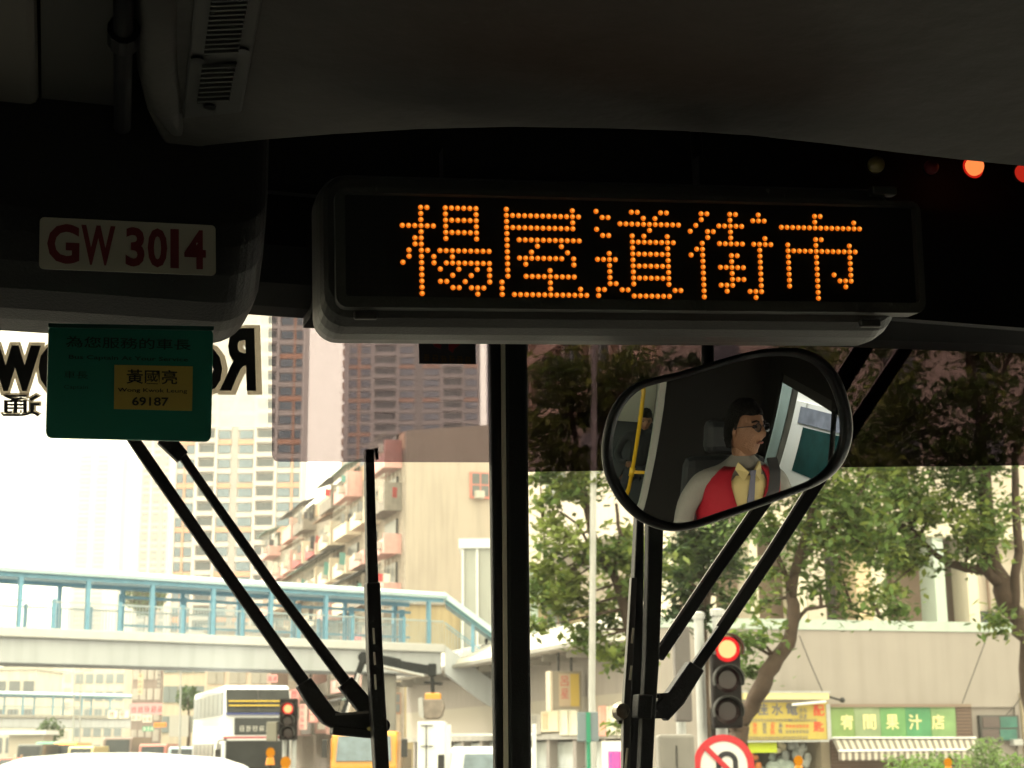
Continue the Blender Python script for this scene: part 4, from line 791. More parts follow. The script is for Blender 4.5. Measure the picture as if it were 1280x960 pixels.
# ---------------------------------------------------------------- building above and behind the market hall
UY, UX = 60.0, 25.0
t = thing('flats_building', 'cream block of flats with tall columns rising behind the market hall', 'building', (UX, UY, 0), True)
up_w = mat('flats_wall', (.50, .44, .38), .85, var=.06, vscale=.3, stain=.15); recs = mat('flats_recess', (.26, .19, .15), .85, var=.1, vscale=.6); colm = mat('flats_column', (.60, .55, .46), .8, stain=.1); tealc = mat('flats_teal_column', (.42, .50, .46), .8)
z1_ = B(1100, 655, UY).z
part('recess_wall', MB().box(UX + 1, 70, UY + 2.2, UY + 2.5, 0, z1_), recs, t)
part('upper_wall', MB().box(UX, 70, UY + .3, UY + 20, z1_, 32), up_w, t)
part('soffit_beam', MB().box(UX, 70, UY - .1, UY + .29, z1_ - .5, z1_ + .3), colm, t)
for (pa, pb, m_) in ((940, 950, colm), (997, 1010, colm), (1011, 1034, up_w), (1073, 1092, mat('flats_peach', (.56, .44, .3), .8)), (1092.5, 1110, colm), (1172, 1185, tealc), (1213, 1226, colm), (1295, 1306, colm), (886, 896, colm), (840, 850, colm)):
    a, b = B(pa, 780, UY), B(pb, 780, UY); part('column', MB().box(a.x, b.x, UY, UY + 1.2, 5.8, z1_ - .501), m_, t)
a, b = B(1227, 780, UY), B(1293, 780, UY); part('infill_wall', MB().box(a.x, b.x, UY + .6, UY + .9, 5.8, z1_ - .51), up_w, t)
for (p_, q_, r_, s_) in ((1227, 764, 1243, 780),): part('window', FB(p_, q_, r_, s_, UY + .5, .15), glass_dark, t)
for px in (1246, 1258, 1148, 1125): a = B(px, 780, UY); part('downpipe', MB().tube([(a.x, UY + (.45 if px > 1200 else 2.0), 5.8), (a.x, UY + (.45 if px > 1200 else 2.0), z1_ - .6)], .07, 8), mat('pipe_brown', (.2, .14, .11), .7), t)
a, b = B(1050, 780, UY), B(1072, 700, UY); part('door', MB().box(a.x, b.x, UY + 2.05, UY + 2.19, 6, z1_ - 1.2), mat('door_dark', (.07, .06, .055), .6), t)
wmm = MB().box(0, 1.5, 0, .2, 0, 1.4).box(.7, .78, -.04, -.001, 0, 1.4).mesh('window', mats=[mat('flat_window', (.12, .14, .16), .25, var=.3, vscale=1)])
for i in range(9):
    for j in range(5): inst('window', wmm, t, (UX + 2 + i * 4.2, UY + .2, 14 + j * 3.2))
# street side of the same block: floors with projecting ledges and fins
ledge = mat('ledge_peach', (.62, .48, .36), .8, stain=.1)
for j, z in enumerate((17.6, 21.0, 24.4, 27.8)): part('ledge', MB().box(UX - .9, UX - .002, UY + .3, UY + 19, z, z + .7), ledge, t)
fm_ = [ledge, mat('fin_teal', (.22, .3, .28), .7), colm]
for k in range(14): part('fin', MB().box(UX - .7, UX - .003, UY + .6 + k * 1.3, UY + .85 + k * 1.3, 18.302, 30), fm_[k % 3], t)
part('street_glazing', MB().box(UX - .2, UX - .1, UY + .5, UY + 18.5, 18.31, 30), mat('flat_window', (.12, .14, .16), .25), t)
for j in range(3): part('street_window', MB().box(UX - .06, UX - .001, UY + 2 + j * 5.5, UY + 5 + j * 5.5, 14.2, 16.4), glass_dark, t)
# thin cables
for (x0, y0, x1, y1, yy, lab) in ((999, 794, 1028, 864, MY - .4, 'thin cable slanting down to the yellow shop sign'), (1257, 730, 1203, 879, MY - .4, 'thin cable slanting down to the right end of the green banner'), (1279, 868, 1258, 893, MY - .4, 'short cable above the green window at the right edge')):
    a, b = B(x0, y0, yy), B(x1, y1, yy); tt = thing('cable', lab, 'cable', b, True); part('wire', MB().tube([a, (a + b) / 2 - Vector((0, 0, .05)), b], .018, 5), dark_metal, tt)
# ---------------------------------------------------------------- trees
bark = mat('bark', (.055, .036, .026), .9, var=.2, vscale=8, bump=.6, bscale=30)
leafA = mat('leaf_green', (.11, .175, .05), .55, island=.55, translucent=.45); leafB = mat('leaf_yellow_green', (.19, .24, .06), .55, island=.45, translucent=.5); leafD = mat('leaf_dark', (.05, .09, .035), .55, island=.5, translucent=.3)
def tree(label, stems, blobs, Y, seed, lm, leaf=.078):
    rd = random.Random(seed); base = P(stems[0][0][0], stems[0][0][1], Y)
    t = thing('street_tree', label, 'tree', (base.x, Y, .13)); allp = []
    for i, (s) in enumerate(stems):
        pts = []; rad = []
        for (px, py, r) in s: q = P(px, py, Y + rd.uniform(-.15, .15)); pts.append(q); rad.append(r)
        if i == 0: pts = [Vector((pts[0].x, pts[0].y, .1))] + pts; rad = [rad[0] * 1.25] + rad
        # subdivide with a little wander
        P2 = [pts[0]]; R2 = [rad[0]]
        for k in range(len(pts) - 1):
            for f in (.33, .66, 1):
                P2.append(pts[k].lerp(pts[k + 1], f) + Vector((rd.gauss(0, 1), rd.gauss(0, 1), rd.gauss(0, .5))) * rad[k] * .22); R2.append((rad[k] * (1 - f) + rad[k + 1] * f) * rd.uniform(.93, 1.1))
        part('trunk' if i == 0 else 'limb', MB().tube(P2, R2, 10 if i == 0 else 7), bark, t, smooth=True); allp += P2
    tw = MB(); lv = [MB(), MB()]
    for (px, py, rp, dn) in blobs:
        c = P(px, py, Y + rd.uniform(-.8, .8)); r = rp * Y / FPX; ncl = max(5, int(dn * rp * rp / 76))
        near = min(allp, key=lambda p: (p - c).length); mid = near.lerp(c, .55) + Vector((0, 0, .1 * r))
        tw.tube([near, mid, c], [.035, .02, .008], 5)
        for k in range(ncl):
            v = Vector((rd.gauss(0, 1), rd.gauss(0, 1), rd.gauss(0, 1))).normalized() * r * rd.random() ** .45; v.y *= 1.3
            cc = c + v
            if rd.random() < .35: tw.tube([c.lerp(cc, .15), c.lerp(cc, .6) + Vector((0, 0, .04)), cc], [.012, .008, .004], 4)
            cr_ = rd.uniform(.10, .24); col = lv[0 if rd.random() < .68 else 1]
            for m_ in range(rd.randint(22, 38)):
                q = cc + Vector((rd.gauss(0, 1), rd.gauss(0, 1), rd.gauss(0, .6))) * cr_
                ax = Vector((rd.uniform(-1, 1), rd.uniform(-1, 1), rd.uniform(-.8, .3))).normalized(); bx = ax.cross(Vector((rd.uniform(-.5, .5), rd.uniform(-.5, .5), 1))).normalized(); ls = leaf * rd.uniform(.5, 1.45)
                col.add([q - ax * ls * .9, q - ax * ls * .1 + bx * ls * .52, q + ax * ls, q - ax * ls * .1 - bx * ls * .52], [(0, 1, 2, 3)])
    part('twigs', tw, bark, t, kind='stuff'); part('foliage', lv[0], lm[0], t, kind='stuff'); part('foliage', lv[1], lm[1], t, kind='stuff')
def rect_blobs(x0, x1, y0, y1, r, dn, n, seed):
    rd = random.Random(seed); return [(rd.uniform(x0, x1), rd.uniform(y0, y1), r * rd.uniform(.7, 1.3), dn) for _ in range(n)]
tree('large green street tree at the right edge with a limb reaching left over the columns',
     [[(1290, 900, .17), (1286, 800, .16), (1262, 762, .16), (1248, 725, .15), (1236, 680, .12), (1232, 620, .11), (1225, 540, .1), (1216, 470, .07), (1200, 400, .05)],
      [(1248, 728, .1), (1232, 712, .09), (1208, 710, .075), (1186, 704, .06), (1165, 690, .04), (1140, 660, .03)], [(1268, 770, .08), (1272, 690, .07), (1268, 600, .06), (1275, 520, .05), (1290, 450, .04)],
      [(1230, 600, .06), (1190, 560, .045), (1150, 520, .03)], [(1225, 540, .05), (1250, 480, .04), (1265, 430, .03)]],
     rect_blobs(1080, 1290, 440, 600, 34, .62, 26, 1) + rect_blobs(1060, 1230, 590, 690, 26, .65, 20, 2) + [(1250, 780, 10, .8), (1262, 765, 9, .6), (1110, 735, 14, .55), (1125, 705, 18, .6), (1160, 690, 12, .6), (1270, 640, 16, .35)] + rect_blobs(1080, 1330, 330, 440, 40, .5, 10, 3), 26, 11, (leafA, leafB))
tree('street tree with a twisting brown trunk right of the large traffic light',
     [[(922, 930, .15), (918, 905, .14), (934, 893, .125), (952, 862, .125), (965, 832, .12), (984, 805, .11), (992, 780, .095), (989, 745, .085), (996, 705, .075), (1012, 655, .055), (1020, 600, .04)],
      [(991, 782, .035), (1008, 762, .03), (1035, 757, .022), (1065, 762, .016), (1100, 771, .01)], [(992, 745, .05), (970, 690, .04), (940, 640, .03)], [(996, 705, .05), (1040, 660, .035), (1080, 610, .02)]],
     rect_blobs(900, 1090, 560, 690, 28, .62, 26, 4) + rect_blobs(940, 1060, 430, 560, 34, .5, 10, 5) + [(965, 720, 20, .5), (1000, 700, 20, .5), (1050, 715, 15, .45), (955, 752, 7, .5), (1025, 735, 9, .45), (1090, 750, 8, .3), (1060, 760, 7, .25), (945, 795, 9, .4), (930, 802, 8, .45), (940, 840, 5, .3), (1075, 640, 26, .6), (1095, 690, 14, .5), (1040, 680, 20, .6), (1120, 765, 6, .3)], 24, 12, (leafA, leafB), leaf=.075)
tree('darker thin stemmed tree behind the wiper arms, between the mirror and traffic light',
     [[(880, 900, .12), (878, 790, .11), (882, 740, .1), (872, 690, .08), (858, 640, .05), (850, 590, .04)], [(882, 742, .06), (905, 700, .05), (925, 650, .035)], [(872, 690, .05), (840, 650, .03)]],
     rect_blobs(835, 935, 600, 700, 24, .6, 16, 6) + rect_blobs(840, 960, 690, 745, 15, .5, 9, 7) + [(850, 760, 12, .4), (880, 775, 12, .35), (910, 750, 12, .35)] + rect_blobs(780, 900, 440, 600, 34, .55, 14, 13), 33, 13, (leafD, leafA), leaf=.1)
tree('airy yellow-green tree with gaps beside the lamp post and divider',
     [[(800, 930, .13), (795, 840, .12), (782, 760, .1), (765, 715, .09), (748, 690, .085), (736, 650, .075), (726, 600, .065), (718, 540, .05), (705, 470, .035)], [(742, 692, .035), (722, 655, .028), (700, 640, .02), (678, 645, .012)], [(728, 610, .04), (745, 560, .03), (760, 520, .02)], [(765, 715, .05), (775, 670, .04), (770, 630, .03)]],
     rect_blobs(668, 755, 455, 580, 24, .62, 20, 8) + rect_blobs(745, 800, 450, 600, 26, .6, 8, 9) + rect_blobs(672, 745, 590, 640, 14, .5, 8, 10) + rect_blobs(672, 740, 690, 745, 17, .55, 10, 12) + rect_blobs(750, 805, 660, 775, 22, .6, 13, 14) + [(690, 660, 8, .4), (705, 672, 9, .4), (675, 600, 12, .5), (740, 788, 9, .4), (728, 803, 7, .35), (705, 766, 6, .3), (772, 826, 13, .5), (790, 818, 12, .5), (760, 812, 8, .4), (715, 750, 12, .5), (785, 905, 6, .4), (672, 785, 7, .5)], 31, 14, (leafB, leafA), leaf=.1)
def shrub(label, px, py, rp, Y, seed, lm):
    rd = random.Random(seed); top = P(px, py, Y); w_ = rp * Y / FPX; t = thing('shrub', label, 'shrub', (top.x, Y, .13)); st = MB(); lv = MB()
    for k in range(9): st.tube([(top.x, Y, .13), (top.x + rd.uniform(-.4, .4) * w_, Y + rd.uniform(-.3, .3), top.z * .6), (top.x + rd.uniform(-1, 1) * w_, Y + rd.uniform(-.5, .5), top.z - rd.uniform(0, .3))], [.02, .015, .005], 5)
    for k in range(1500):
        a = rd.uniform(0, 6.28); rr = rd.random() ** .5; z = rd.random() ** .7 * top.z; q = Vector((top.x + math.cos(a) * rr * w_, Y + math.sin(a) * rr * .9, z * (1 - .3 * rr * rd.random()) + .1))
        ax = Vector((rd.uniform(-1, 1), rd.uniform(-1, 1), rd.uniform(-.3, 1))).normalized(); bx = ax.orthogonal().normalized(); ls = rd.uniform(.04, .09)
        lv.add([q - ax * ls, q + bx * ls * .4, q + ax * ls, q - bx * ls * .4], [(0, 1, 2, 3)])
    part('stems', st, bark, t); part('foliage', lv, lm, t, kind='stuff')
leafG = mat('leaf_bright', (.10, .18, .03), .55, island=.5, translucent=.35)
shrub('bright green shrub under the left part of the striped awning', 1135, 947, 30, 34, 1, leafG)
shrub('bright green shrub around the amber beacon in front of the shutters', 1180, 944, 30, 33, 2, leafG)
shrub('taller dark green shrub rising past the right end of the striped awning', 1232, 926, 16, 35, 3, leafA)
shrub('bright green shrub at the right edge below the green window', 1265, 947, 26, 34, 4, leafG)
# ================================================================ inside our bus (bus frame = street frame)
plas = mat('black_plastic', (.008, .008, .0075), .6, spec=.2, bump=.15, bscale=300); plas2 = mat('grey_plastic', (.035, .035, .03), .5, bump=.2, bscale=250, var=.1)
ceilm = mat('ceiling_vinyl', (.048, .044, .037), .75, var=.12, vscale=5, bump=.5, bscale=7)
darkpanel = mat('dark_panel', (.006, .006, .0055), .8, spec=.12, var=.15, vscale=6)
whitep = mat('white_panel', (.80, .81, .84), .4)
cab = thing('bus_interior', 'dark front interior of the bus round the windscreen, with ceiling panel and divider', 'bus interior', (.75, 0, .35), True)
XL, XRt, YB = -.5, 2.0, -4.0
BZF = 2.4
part('floor', MB().box(XL, XRt, YB, 2.5, .3, .35), mat('floor_dark', (.05, .05, .055), .8), cab)
part('rear_partition', MB().box(XL, XRt, YB - .05, YB - .001, .351, 3.1), darkpanel, cab)
part('roof', MB().box(XL - .05, XRt + .05, YB, 2.7, 3.15, 3.2), plas, cab)
# side walls with window openings
wg = clear('side_window_glass', (.55, .62, .62), gloss=.06)
for x in (XL - .05, XRt):
    ye = 1.0 if x < 0 else .9
    part('side_wall', MB().box(x, x + .05, YB, ye, .351, 1.25), plas2 if x < 0 else mat('cab_side', (.3, .3, .3), .6), cab); part('side_wall', MB().box(x, x + .05, YB, 2.5, 2.45 if x < 0 else 2.3, 3.149), plas2, cab)
    for y0, y1 in ((-4, -3.8), (-2.4, -2.2), (-.8, -.6), (.8, 1.0 if x < 0 else .81), (2.38, 2.5)): part('window_pillar', MB().box(x, x + .05, y0, y1, 1.251, 2.299 if x > 0 else 2.449), plas2, cab)
    for y0, y1 in ((-3.8, -2.4), (-2.2, -.8), (-.6, .79)): part('side_window', MB().box(x + .02, x + .03, y0, y1, 1.251, 2.299), wg, cab)
for y0 in (1.01, 1.7):
    dr_ = part('entrance_door', MB().box(XL - .045, XL - .005, y0, y0 + .05, .36, 2.44).box(XL - .045, XL - .005, y0 + .051, y0 + .66, .36, .46), plas2, cab); part('door_glass', MB().box(XL - .03, XL - .022, y0 + .051, y0 + .66, .461, 2.44), clear('door_clear_glass' + str(y0), (.88, .92, .92)), dr_)
# header over the windscreen
hz0 = B(367, 397, BZF + .18).z; hz1 = B(1210, 433, BZF + .18).z
def header(x0, x1, z0, z1):
    rings = []
    for x, zb in ((x0, z0), (x1, z1)): rings.append([(x, BZF, 3.14), (x, BZF, zb + .14), (x, BZF + .012, zb + .07), (x, BZF + .05, zb + .02), (x, BZF + .12, zb), (x, BZF + .18, zb), (x, BZF + .18, 3.14)])
    return MB().loft(rings)
xs_ = B(640, 420, BZF).x
part('header_panel', header(XL, B(402, 400, BZF).x, hz0, hz0), darkpanel, cab); part('header_panel', header(B(402.5, 400, BZF).x, XRt - .001, B(560, 422, BZF + .18).z, hz1), darkpanel, cab)
part('cavity_liner', MB().box(XL, XRt - .002, BZF - .02, BZF - .003, 2.95, 3.14), plas, cab)
# ceiling panel that ends above the display
ZC = 2.885
edge = [(212, 189), (222, 190.5), (260, 183), (330, 176), (420, 169), (520, 163), (640, 160), (760, 162), (850, 165), (940, 171), (1040, 182), (1130, 193), (1210, 202), (1290, 210), (1420, 226)]
ep = [BZ(px, py, ZC) for px, py in edge]; lft = [BZ(px, py, ZC) for px, py in ((170, -40), (172, 40), (176, 110), (184, 140), (200, 172))]
poly = lft + ep + [Vector((XRt - .01, ep[-1].y - .05, ZC)), Vector((XRt - .01, YB + .05, ZC)), Vector((lft[0].x - .02, YB + .05, ZC))]
cp = part('ceiling_panel', MB().prism(poly, (0, 0, .09)), ceilm, cab, bevel=.03, seg=4)
# subtle roll of fabric along the left edge of the panel
roll = [BZ(px, py, ZC + .012) for px, py in ((196, -60), (196, 20), (199, 80), (206, 120), (222, 158))]
part('edge_roll', MB().tube(roll, [.026, .026, .026, .025, .014], 12), ceilm, cab, smooth=True)
# air vent
def PZq(px, py, dz): return BZ(px, py, ZC - dz)
vent = part('air_vent', MB().prism([PZq(228, 142, 0) , PZq(302, 134, 0), PZq(332, -30, 0), PZq(246, -30, 0)], (0, 0, -.008)), mat('vent_frame', (.04, .04, .035), .6), cab, bevel=.003)
part('vent_slot', MB().prism([PZq(246, 128, .009), PZq(286, 124, .009), PZq(296, 78, .009), PZq(255, 82, .009)], (0, 0, -.002)), plas, vent); part('vent_slot', MB().prism([PZq(256, 68, .009), PZq(298, 63, .009), PZq(316, -30, .009), PZq(268, -30, .009)], (0, 0, -.002)), plas, vent)
vs = mat('vent_slat_dark', (.05, .05, .045), .6)
for k in range(26):
    y = 126 - k * 6.0
    if 66 < y < 84: continue
    f = (128 - y) / 158; xa = 247 + 22 * f; xb = 286 + 30 * f
    part('vent_slat', MB().bar(PZq(xa, y, .013), PZq(xb, y - 2, .013), .004, .004, up=(0, 0, 1)), vs, vent)
for px, py in ((247, 73), (303, 62), (262, 132)): part('screw', MB().disc(PZq(px, py, .009), (0, 0, -1), .008, .003, 12), mat('screw_dark', (.02, .02, .02), .3, metal=.6), vent)
# left of the panel: rail, darker sheet and pale corner
ZL = 2.93
part('left_ceiling_sheet', MB().prism([BZ(52, 135, ZL), BZ(143, 137, ZL), BZ(150, -60, ZL), BZ(50, -60, ZL)], (0, 0, .02)), mat('sheet_dark', (.045, .042, .036), .7, var=.1), cab)
part('pale_corner_panel', MB().prism([BZ(-40, 134, ZL - .01), BZ(48, 134, ZL - .01), BZ(44, -60, ZL - .01), BZ(-40, -60, ZL - .01)], (0, 0, .02)), mat('corner_panel', (.10, .09, .075), .6, var=.1), cab, bevel=.01)
part('grab_rail', MB().tube([BZ(155, -60, ZL - .06), BZ(154, 80, ZL - .06), BZ(153, 158, ZL - .06)], .011, 12), mat('rail_black', (.008, .008, .008), .6, spec=.1), cab, smooth=True)
part('rail_clamp', MB().tube([BZ(154.5, 52, ZL - .06), BZ(154.8, 36, ZL - .06)], .018, 12), mat('rail_black', (.008, .008, .008), .6), cab)
# windscreen: lower body, dashboard, panes, divider, films
WY = 2.62
part('front_wall', MB().box(XL, XRt, WY, WY + .08, .3, 1.15), plas, cab)
part('dashboard', MB().box(.85, XRt - .02, 2.0, WY - .002, .9, 1.25), plas2, cab, bevel=.05)
pane = clear('clear_glass', (1, 1, 1))
def slab(p, y0, y1, mb=None):       # pixel outline on the plane y0, pushed straight ahead to y1
    return (mb or MB()).prism([B(px, py, y0) for px, py in p], (0, y1 - y0, 0))
dxl, dxr = B(622, 700, WY).x, B(646, 700, WY).x
part('windscreen_pane', MB().box(XL, dxl, WY + .03, WY + .036, 1.151, 3.1), pane, cab); part('windscreen_pane', MB().box(dxr, XRt, WY + .03, WY + .036, 1.151, 3.1), pane, cab)
film = clear('tint_film', (.50, .465, .50))
part('tint_film', slab([(340, 380), (340, 569), (344, 576), (350, 577), (628, 578), (628, 380)], WY + .02, WY + .0215), film, cab)
part('tint_film', slab([(640, 380), (640, 590), (1060, 584), (1340, 581), (1340, 380)], WY + .02, WY + .0215), clear('tint_film_dark', (.26, .215, .24)), cab)
part('windscreen_divider', slab([(612, 425), (626.5, 425), (631, 1010), (620, 1010)], WY - .01, WY + .008), plas, cab, bevel=.004)
part('divider_pale_seal', slab([(627, 425), (631.5, 425), (636, 1010), (630.5, 1010)], WY - .012, WY + .01), mat('seal_pale', (.5, .44, .34), .6), cab)
part('windscreen_divider', slab([(632, 425), (660, 425), (666, 1010), (636.5, 1010)], WY - .014, WY + .012), plas, cab, bevel=.006)
# box on the left with the number label and the name card
GB = 2.05
bzb = B(170, 424, GB + .2).z; bx1 = B(336, 330, GB).x
def gsec(x, shrink=0): return [(x, GB + shrink, 3.14), (x, GB + shrink, bzb + .115), (x, GB + .006 + shrink, bzb + .085), (x, GB + .022 + shrink, bzb + .05), (x, GB + .05, bzb + .02), (x, GB + .09, bzb + .004 + shrink), (x, GB + .13, bzb + shrink), (x, GB + .2, bzb + shrink), (x, GB + .2, 3.14)]
rings = [gsec(XL + .0)] + [gsec(bx1 - .06)]
for k in range(1, 9):
    a = k / 8 * math.pi / 2; s_ = .06 * (1 - math.cos(a)); sec = gsec(bx1 - .06 + .06 * math.sin(a)); rings.append([(x, y + (s_ * .5 if i < 5 else 0), z + (s_ if 1 <= i <= 7 else 0)) for i, (x, y, z) in enumerate(sec)])
part('equipment_box', MB().loft(rings), mat('box_plastic', (.011, .010, .009), .55, spec=.25, bump=.15, bscale=260), cab, smooth=False, bevel=.008, seg=3)
# indicator lamps on the right above the display
lamp_off = mat('lamp_amber_off', (.25, .2, .05), .3, spec=.6); lamp_r = mat('lamp_red_off', (.2, .015, .02), .3)
BL_ = 2.3
for px, py, r, m_, nm in ((1218, 208, .0165, emit('indicator_red', (1, .20, .05), 1.5), 'lit_red_lamp'), (1280, 216, .0165, emit('indicator_red_dim', (1, .04, .02), .45), 'lit_red_lamp'), (1095, 206, .015, lamp_off, 'amber_lamp'), (1164, 209, .013, lamp_r, 'red_lamp')):
    q = B(px, py, BL_); o_ = part(nm, MB().ball(q, r, 10), m_, cab, smooth=True)
    part('lamp_ring', MB().tube([q + Vector((r * 1.12 * math.cos(a * math.pi / 12), .004, r * 1.12 * math.sin(a * math.pi / 12))) for a in range(24)], r * .12, 6, closed=True), emit('ring_glow', (1, .02, .01), .5) if nm == 'lit_red_lamp' and px < 1250 else plas, o_)
part('lamp_panel', MB().box(B(1060, 209, BL_).x, XRt - .01, BL_ + .01, BL_ + .03, 2.8, 3.0), plas, cab)

# fleet number label
a, b = B(47.5, 331, GB - .004), B(271, 285, GB - .004)
t = thing('number_label', 'cream label reading GW 3014 in dark red on the black box', 'label', ((a.x + b.x) / 2, GB, a.z), True)
lab_m = mat('label_cream', (.46, .41, .33), .5); ox = (a.x + b.x) / 2
rr = .006; w2, h2 = (b.x - a.x) / 2, (b.z - a.z) / 2; cz = (a.z + b.z) / 2
tilt = R(-1.0) * -1
def lp(x, z, y): c, s = math.cos(R(2.2)), math.sin(R(2.2)); return Vector((ox + x * c - z * s, y, cz + x * s + z * c))
out_ = []
for cx_, cz_, a0_ in ((w2 - rr, h2 - rr, 0), (-w2 + rr, h2 - rr, 90), (-w2 + rr, -h2 + rr, 180), (w2 - rr, -h2 + rr, 270)):
    for k in range(5): an = R(a0_ + k * 22.5); out_.append(lp(cx_ + rr * math.cos(an), cz_ + rr * math.sin(an), GB - .0015))
part('plate', MB().prism(out_, (0, .0011, 0)), lab_m, t)
xd_ = (lp(1, 0, 0) - lp(0, 0, 0)); ud_ = (lp(0, 1, 0) - lp(0, 0, 0)); inkm = mat('label_ink', (.17, .015, .02), .5)
def ltext(s, x0, x1, bold=.05):
    part('lettering', text_mb(s, lp(-w2 + (x0 - 47.5) / 223.5 * 2 * w2, -h2 + .0075, GB - .0018), xd_, ud_, h2 * 2 - .0155, (x1 - x0) / 223.5 * 2 * w2, depth=.0006, bold=bold), inkm, t)
for ch, xa_, xb_ in (('G', 57, 97), ('W', 99, 142), ('3', 155, 179), ('0', 183, 208), ('1', 212, 223), ('4', 230, 258)): ltext(ch, xa_, xb_, bold=.03 if ch != '1' else .0)

# name card
CB = 1.995
t = thing('name_card', 'green driver name card with yellow panel hanging below the black box', 'card', (B(160, 480, CB).x, CB, B(160, 552, CB).z), True)
cg = mat('card_green', (.010, .15, .10), .4, var=.08); cpts = []
cor = [(60.5, 407), (267, 411), (264, 552), (57, 547)]
def inset(i, f): pass
def rounded(cor, r, n=5):
    out = []; m = len(cor)
    for i in range(m):
        p = Vector(cor[i]); a = (Vector(cor[i - 1]) - p).normalized(); b = (Vector(cor[(i + 1) % m]) - p).normalized()
        for k in range(n + 1):
            f = k / n; q0 = p + a * r * (1 - f); q1 = p + b * r * f; out.append(q0.lerp(q1, f) if True else q0)
    return [(v.x, v.y) for v in out]
part('card', slab(rounded(cor, 9), CB, CB + .006), cg, t, bevel=.0015)
part('yellow_panel', slab([(143, 456), (241, 458), (240, 513.5), (142.5, 511)], CB - .0012, CB - .0004), mat('card_yellow', (.38, .27, .05), .5), t)
part('holder_rim', slab([(60.5, 404), (267.5, 408), (267, 413), (60.3, 409)], CB - .003, CB + .008), mat('rim_green', (.01, .06, .045), .3), t)
cx0 = (B(264, 480, CB) - B(60, 476, CB)).normalized(); cu0 = Vector((-cx0.z, 0, cx0.x)); inkk = mat('card_ink', (.008, .02, .015), .6); inky = mat('card_ink_dark', (.015, .015, .008), .6)
def ctext(s, px, py, h, w_, m_, bold=.0, nm='print'):
    p0 = B(px, py, CB - .0016); k = (B(px + 1, py, CB) - B(px, py, CB)).length
    part(nm, text_mb(s, p0, cx0, cu0, h * k, w_ * k, depth=.0003, bold=bold), m_, t)
ctext('為您服務的車長', 82, 434, 15, 160, inkk, .01); ctext('Bus Captain At Your Service', 86, 450, 7, 152, inkk, .02)
ctext('黃國亮', 158, 479.5, 19, 64, inky, .01); ctext('Wong Kwok Leung', 147, 491, 6.5, 88, inky, .01); ctext('69187', 165, 507, 11.5, 46, inky, .02)
ctext('車長', 80, 473, 10, 30, inkk); ctext('Captain', 80, 487, 6, 30, inkk); 
# mirrored window sticker
t = thing('window_sticker', 'white window sticker with mirrored black lettering, behind the green name card', 'sticker', (B(160, 480, WY).x, WY, B(160, 522, WY).z), True)
SY = WY + .012
part('backing_film', slab([(-60, 380), (336, 380), (335, 534), (200, 533), (52, 533), (52, 524), (-60, 522)], SY + .004, SY + .0048), clear('milky_film', (.80, .80, .80), milk=.35, milkcol=(.85, .83, .8)), t)
halo = mat('letter_halo', (.30, .26, .2), .6, translucent=.5); blackl = mat('letter_black', (.02, .018, .017), .6)
p0, p1 = B(-17, 489, SY), B(322, 489.5, SY); xd = (p1 - p0).normalized(); ud = Vector((-xd.z, 0, xd.x)); k_ = (p1 - p0).length / 339
part('letter_outline', text_mb('RoadShow', p0 - xd * 3 * k_ - ud * 5.5 * k_, xd, ud, 97 * k_, 348 * k_, depth=-.0006, bold=.075, mirror=True), halo, t)
part('lettering', text_mb('RoadShow', p0 + xd * 3 * k_, xd, ud, 87 * k_, 334 * k_, depth=.0006, bold=.03, mirror=True), blackl, t)
p0 = B(-86, 522, SY); part('letter_outline', text_mb('路訊通', p0 - ud * 2 * k_, xd, ud, 31 * k_, 137 * k_, depth=-.0006, bold=.04, mirror=False), halo, t) if False else None
for i, ch in enumerate('通'):
    p0 = B(2, 521, SY); part('letter_outline', text_mb(ch, p0 - ud * 2 * k_ - xd * 2 * k_, xd, ud, 33 * k_, 51 * k_, depth=-.0006, bold=.06, mirror=True), halo, t); part('lettering', text_mb(ch, p0, xd, ud, 28 * k_, 46 * k_, depth=.0006, bold=.012, mirror=True), blackl, t)
# small dark notice beside the divider
NY = WY + .008
t = thing('small_notice', 'small dark notice with red and yellow print hanging beside the divider', 'notice', (B(558, 455, NY).x, NY, B(558, 455, NY).z), True)
part('card', slab([(523, 410), (594, 410), (595, 455), (524, 454.5)], NY, NY + .002), mat('notice_dark', (.035, .03, .035), .5, var=.2, vscale=30), t)
part('red_mark', slab([(540, 428), (552, 431), (551, 436), (543, 433)], NY - .0012, NY - .0003).prism([B(px, py, NY - .0012) for px, py in ((561, 430), (576, 430), (568, 436), (566, 441), (561, 437))], (0, .0009, 0)), mat('notice_red', (.2, .01, .015), .5), t)
g = MB(); kk = (B(540, 450, NY) - B(539, 450, NY)).length; glyphs(g, 6, B(529, 452, NY - .001), (1, 0, 0), UP, 9 * kk, seed=77, nz=.0004, th=.16); part('print', g, mat('notice_print', (.09, .05, .01), .6), t)
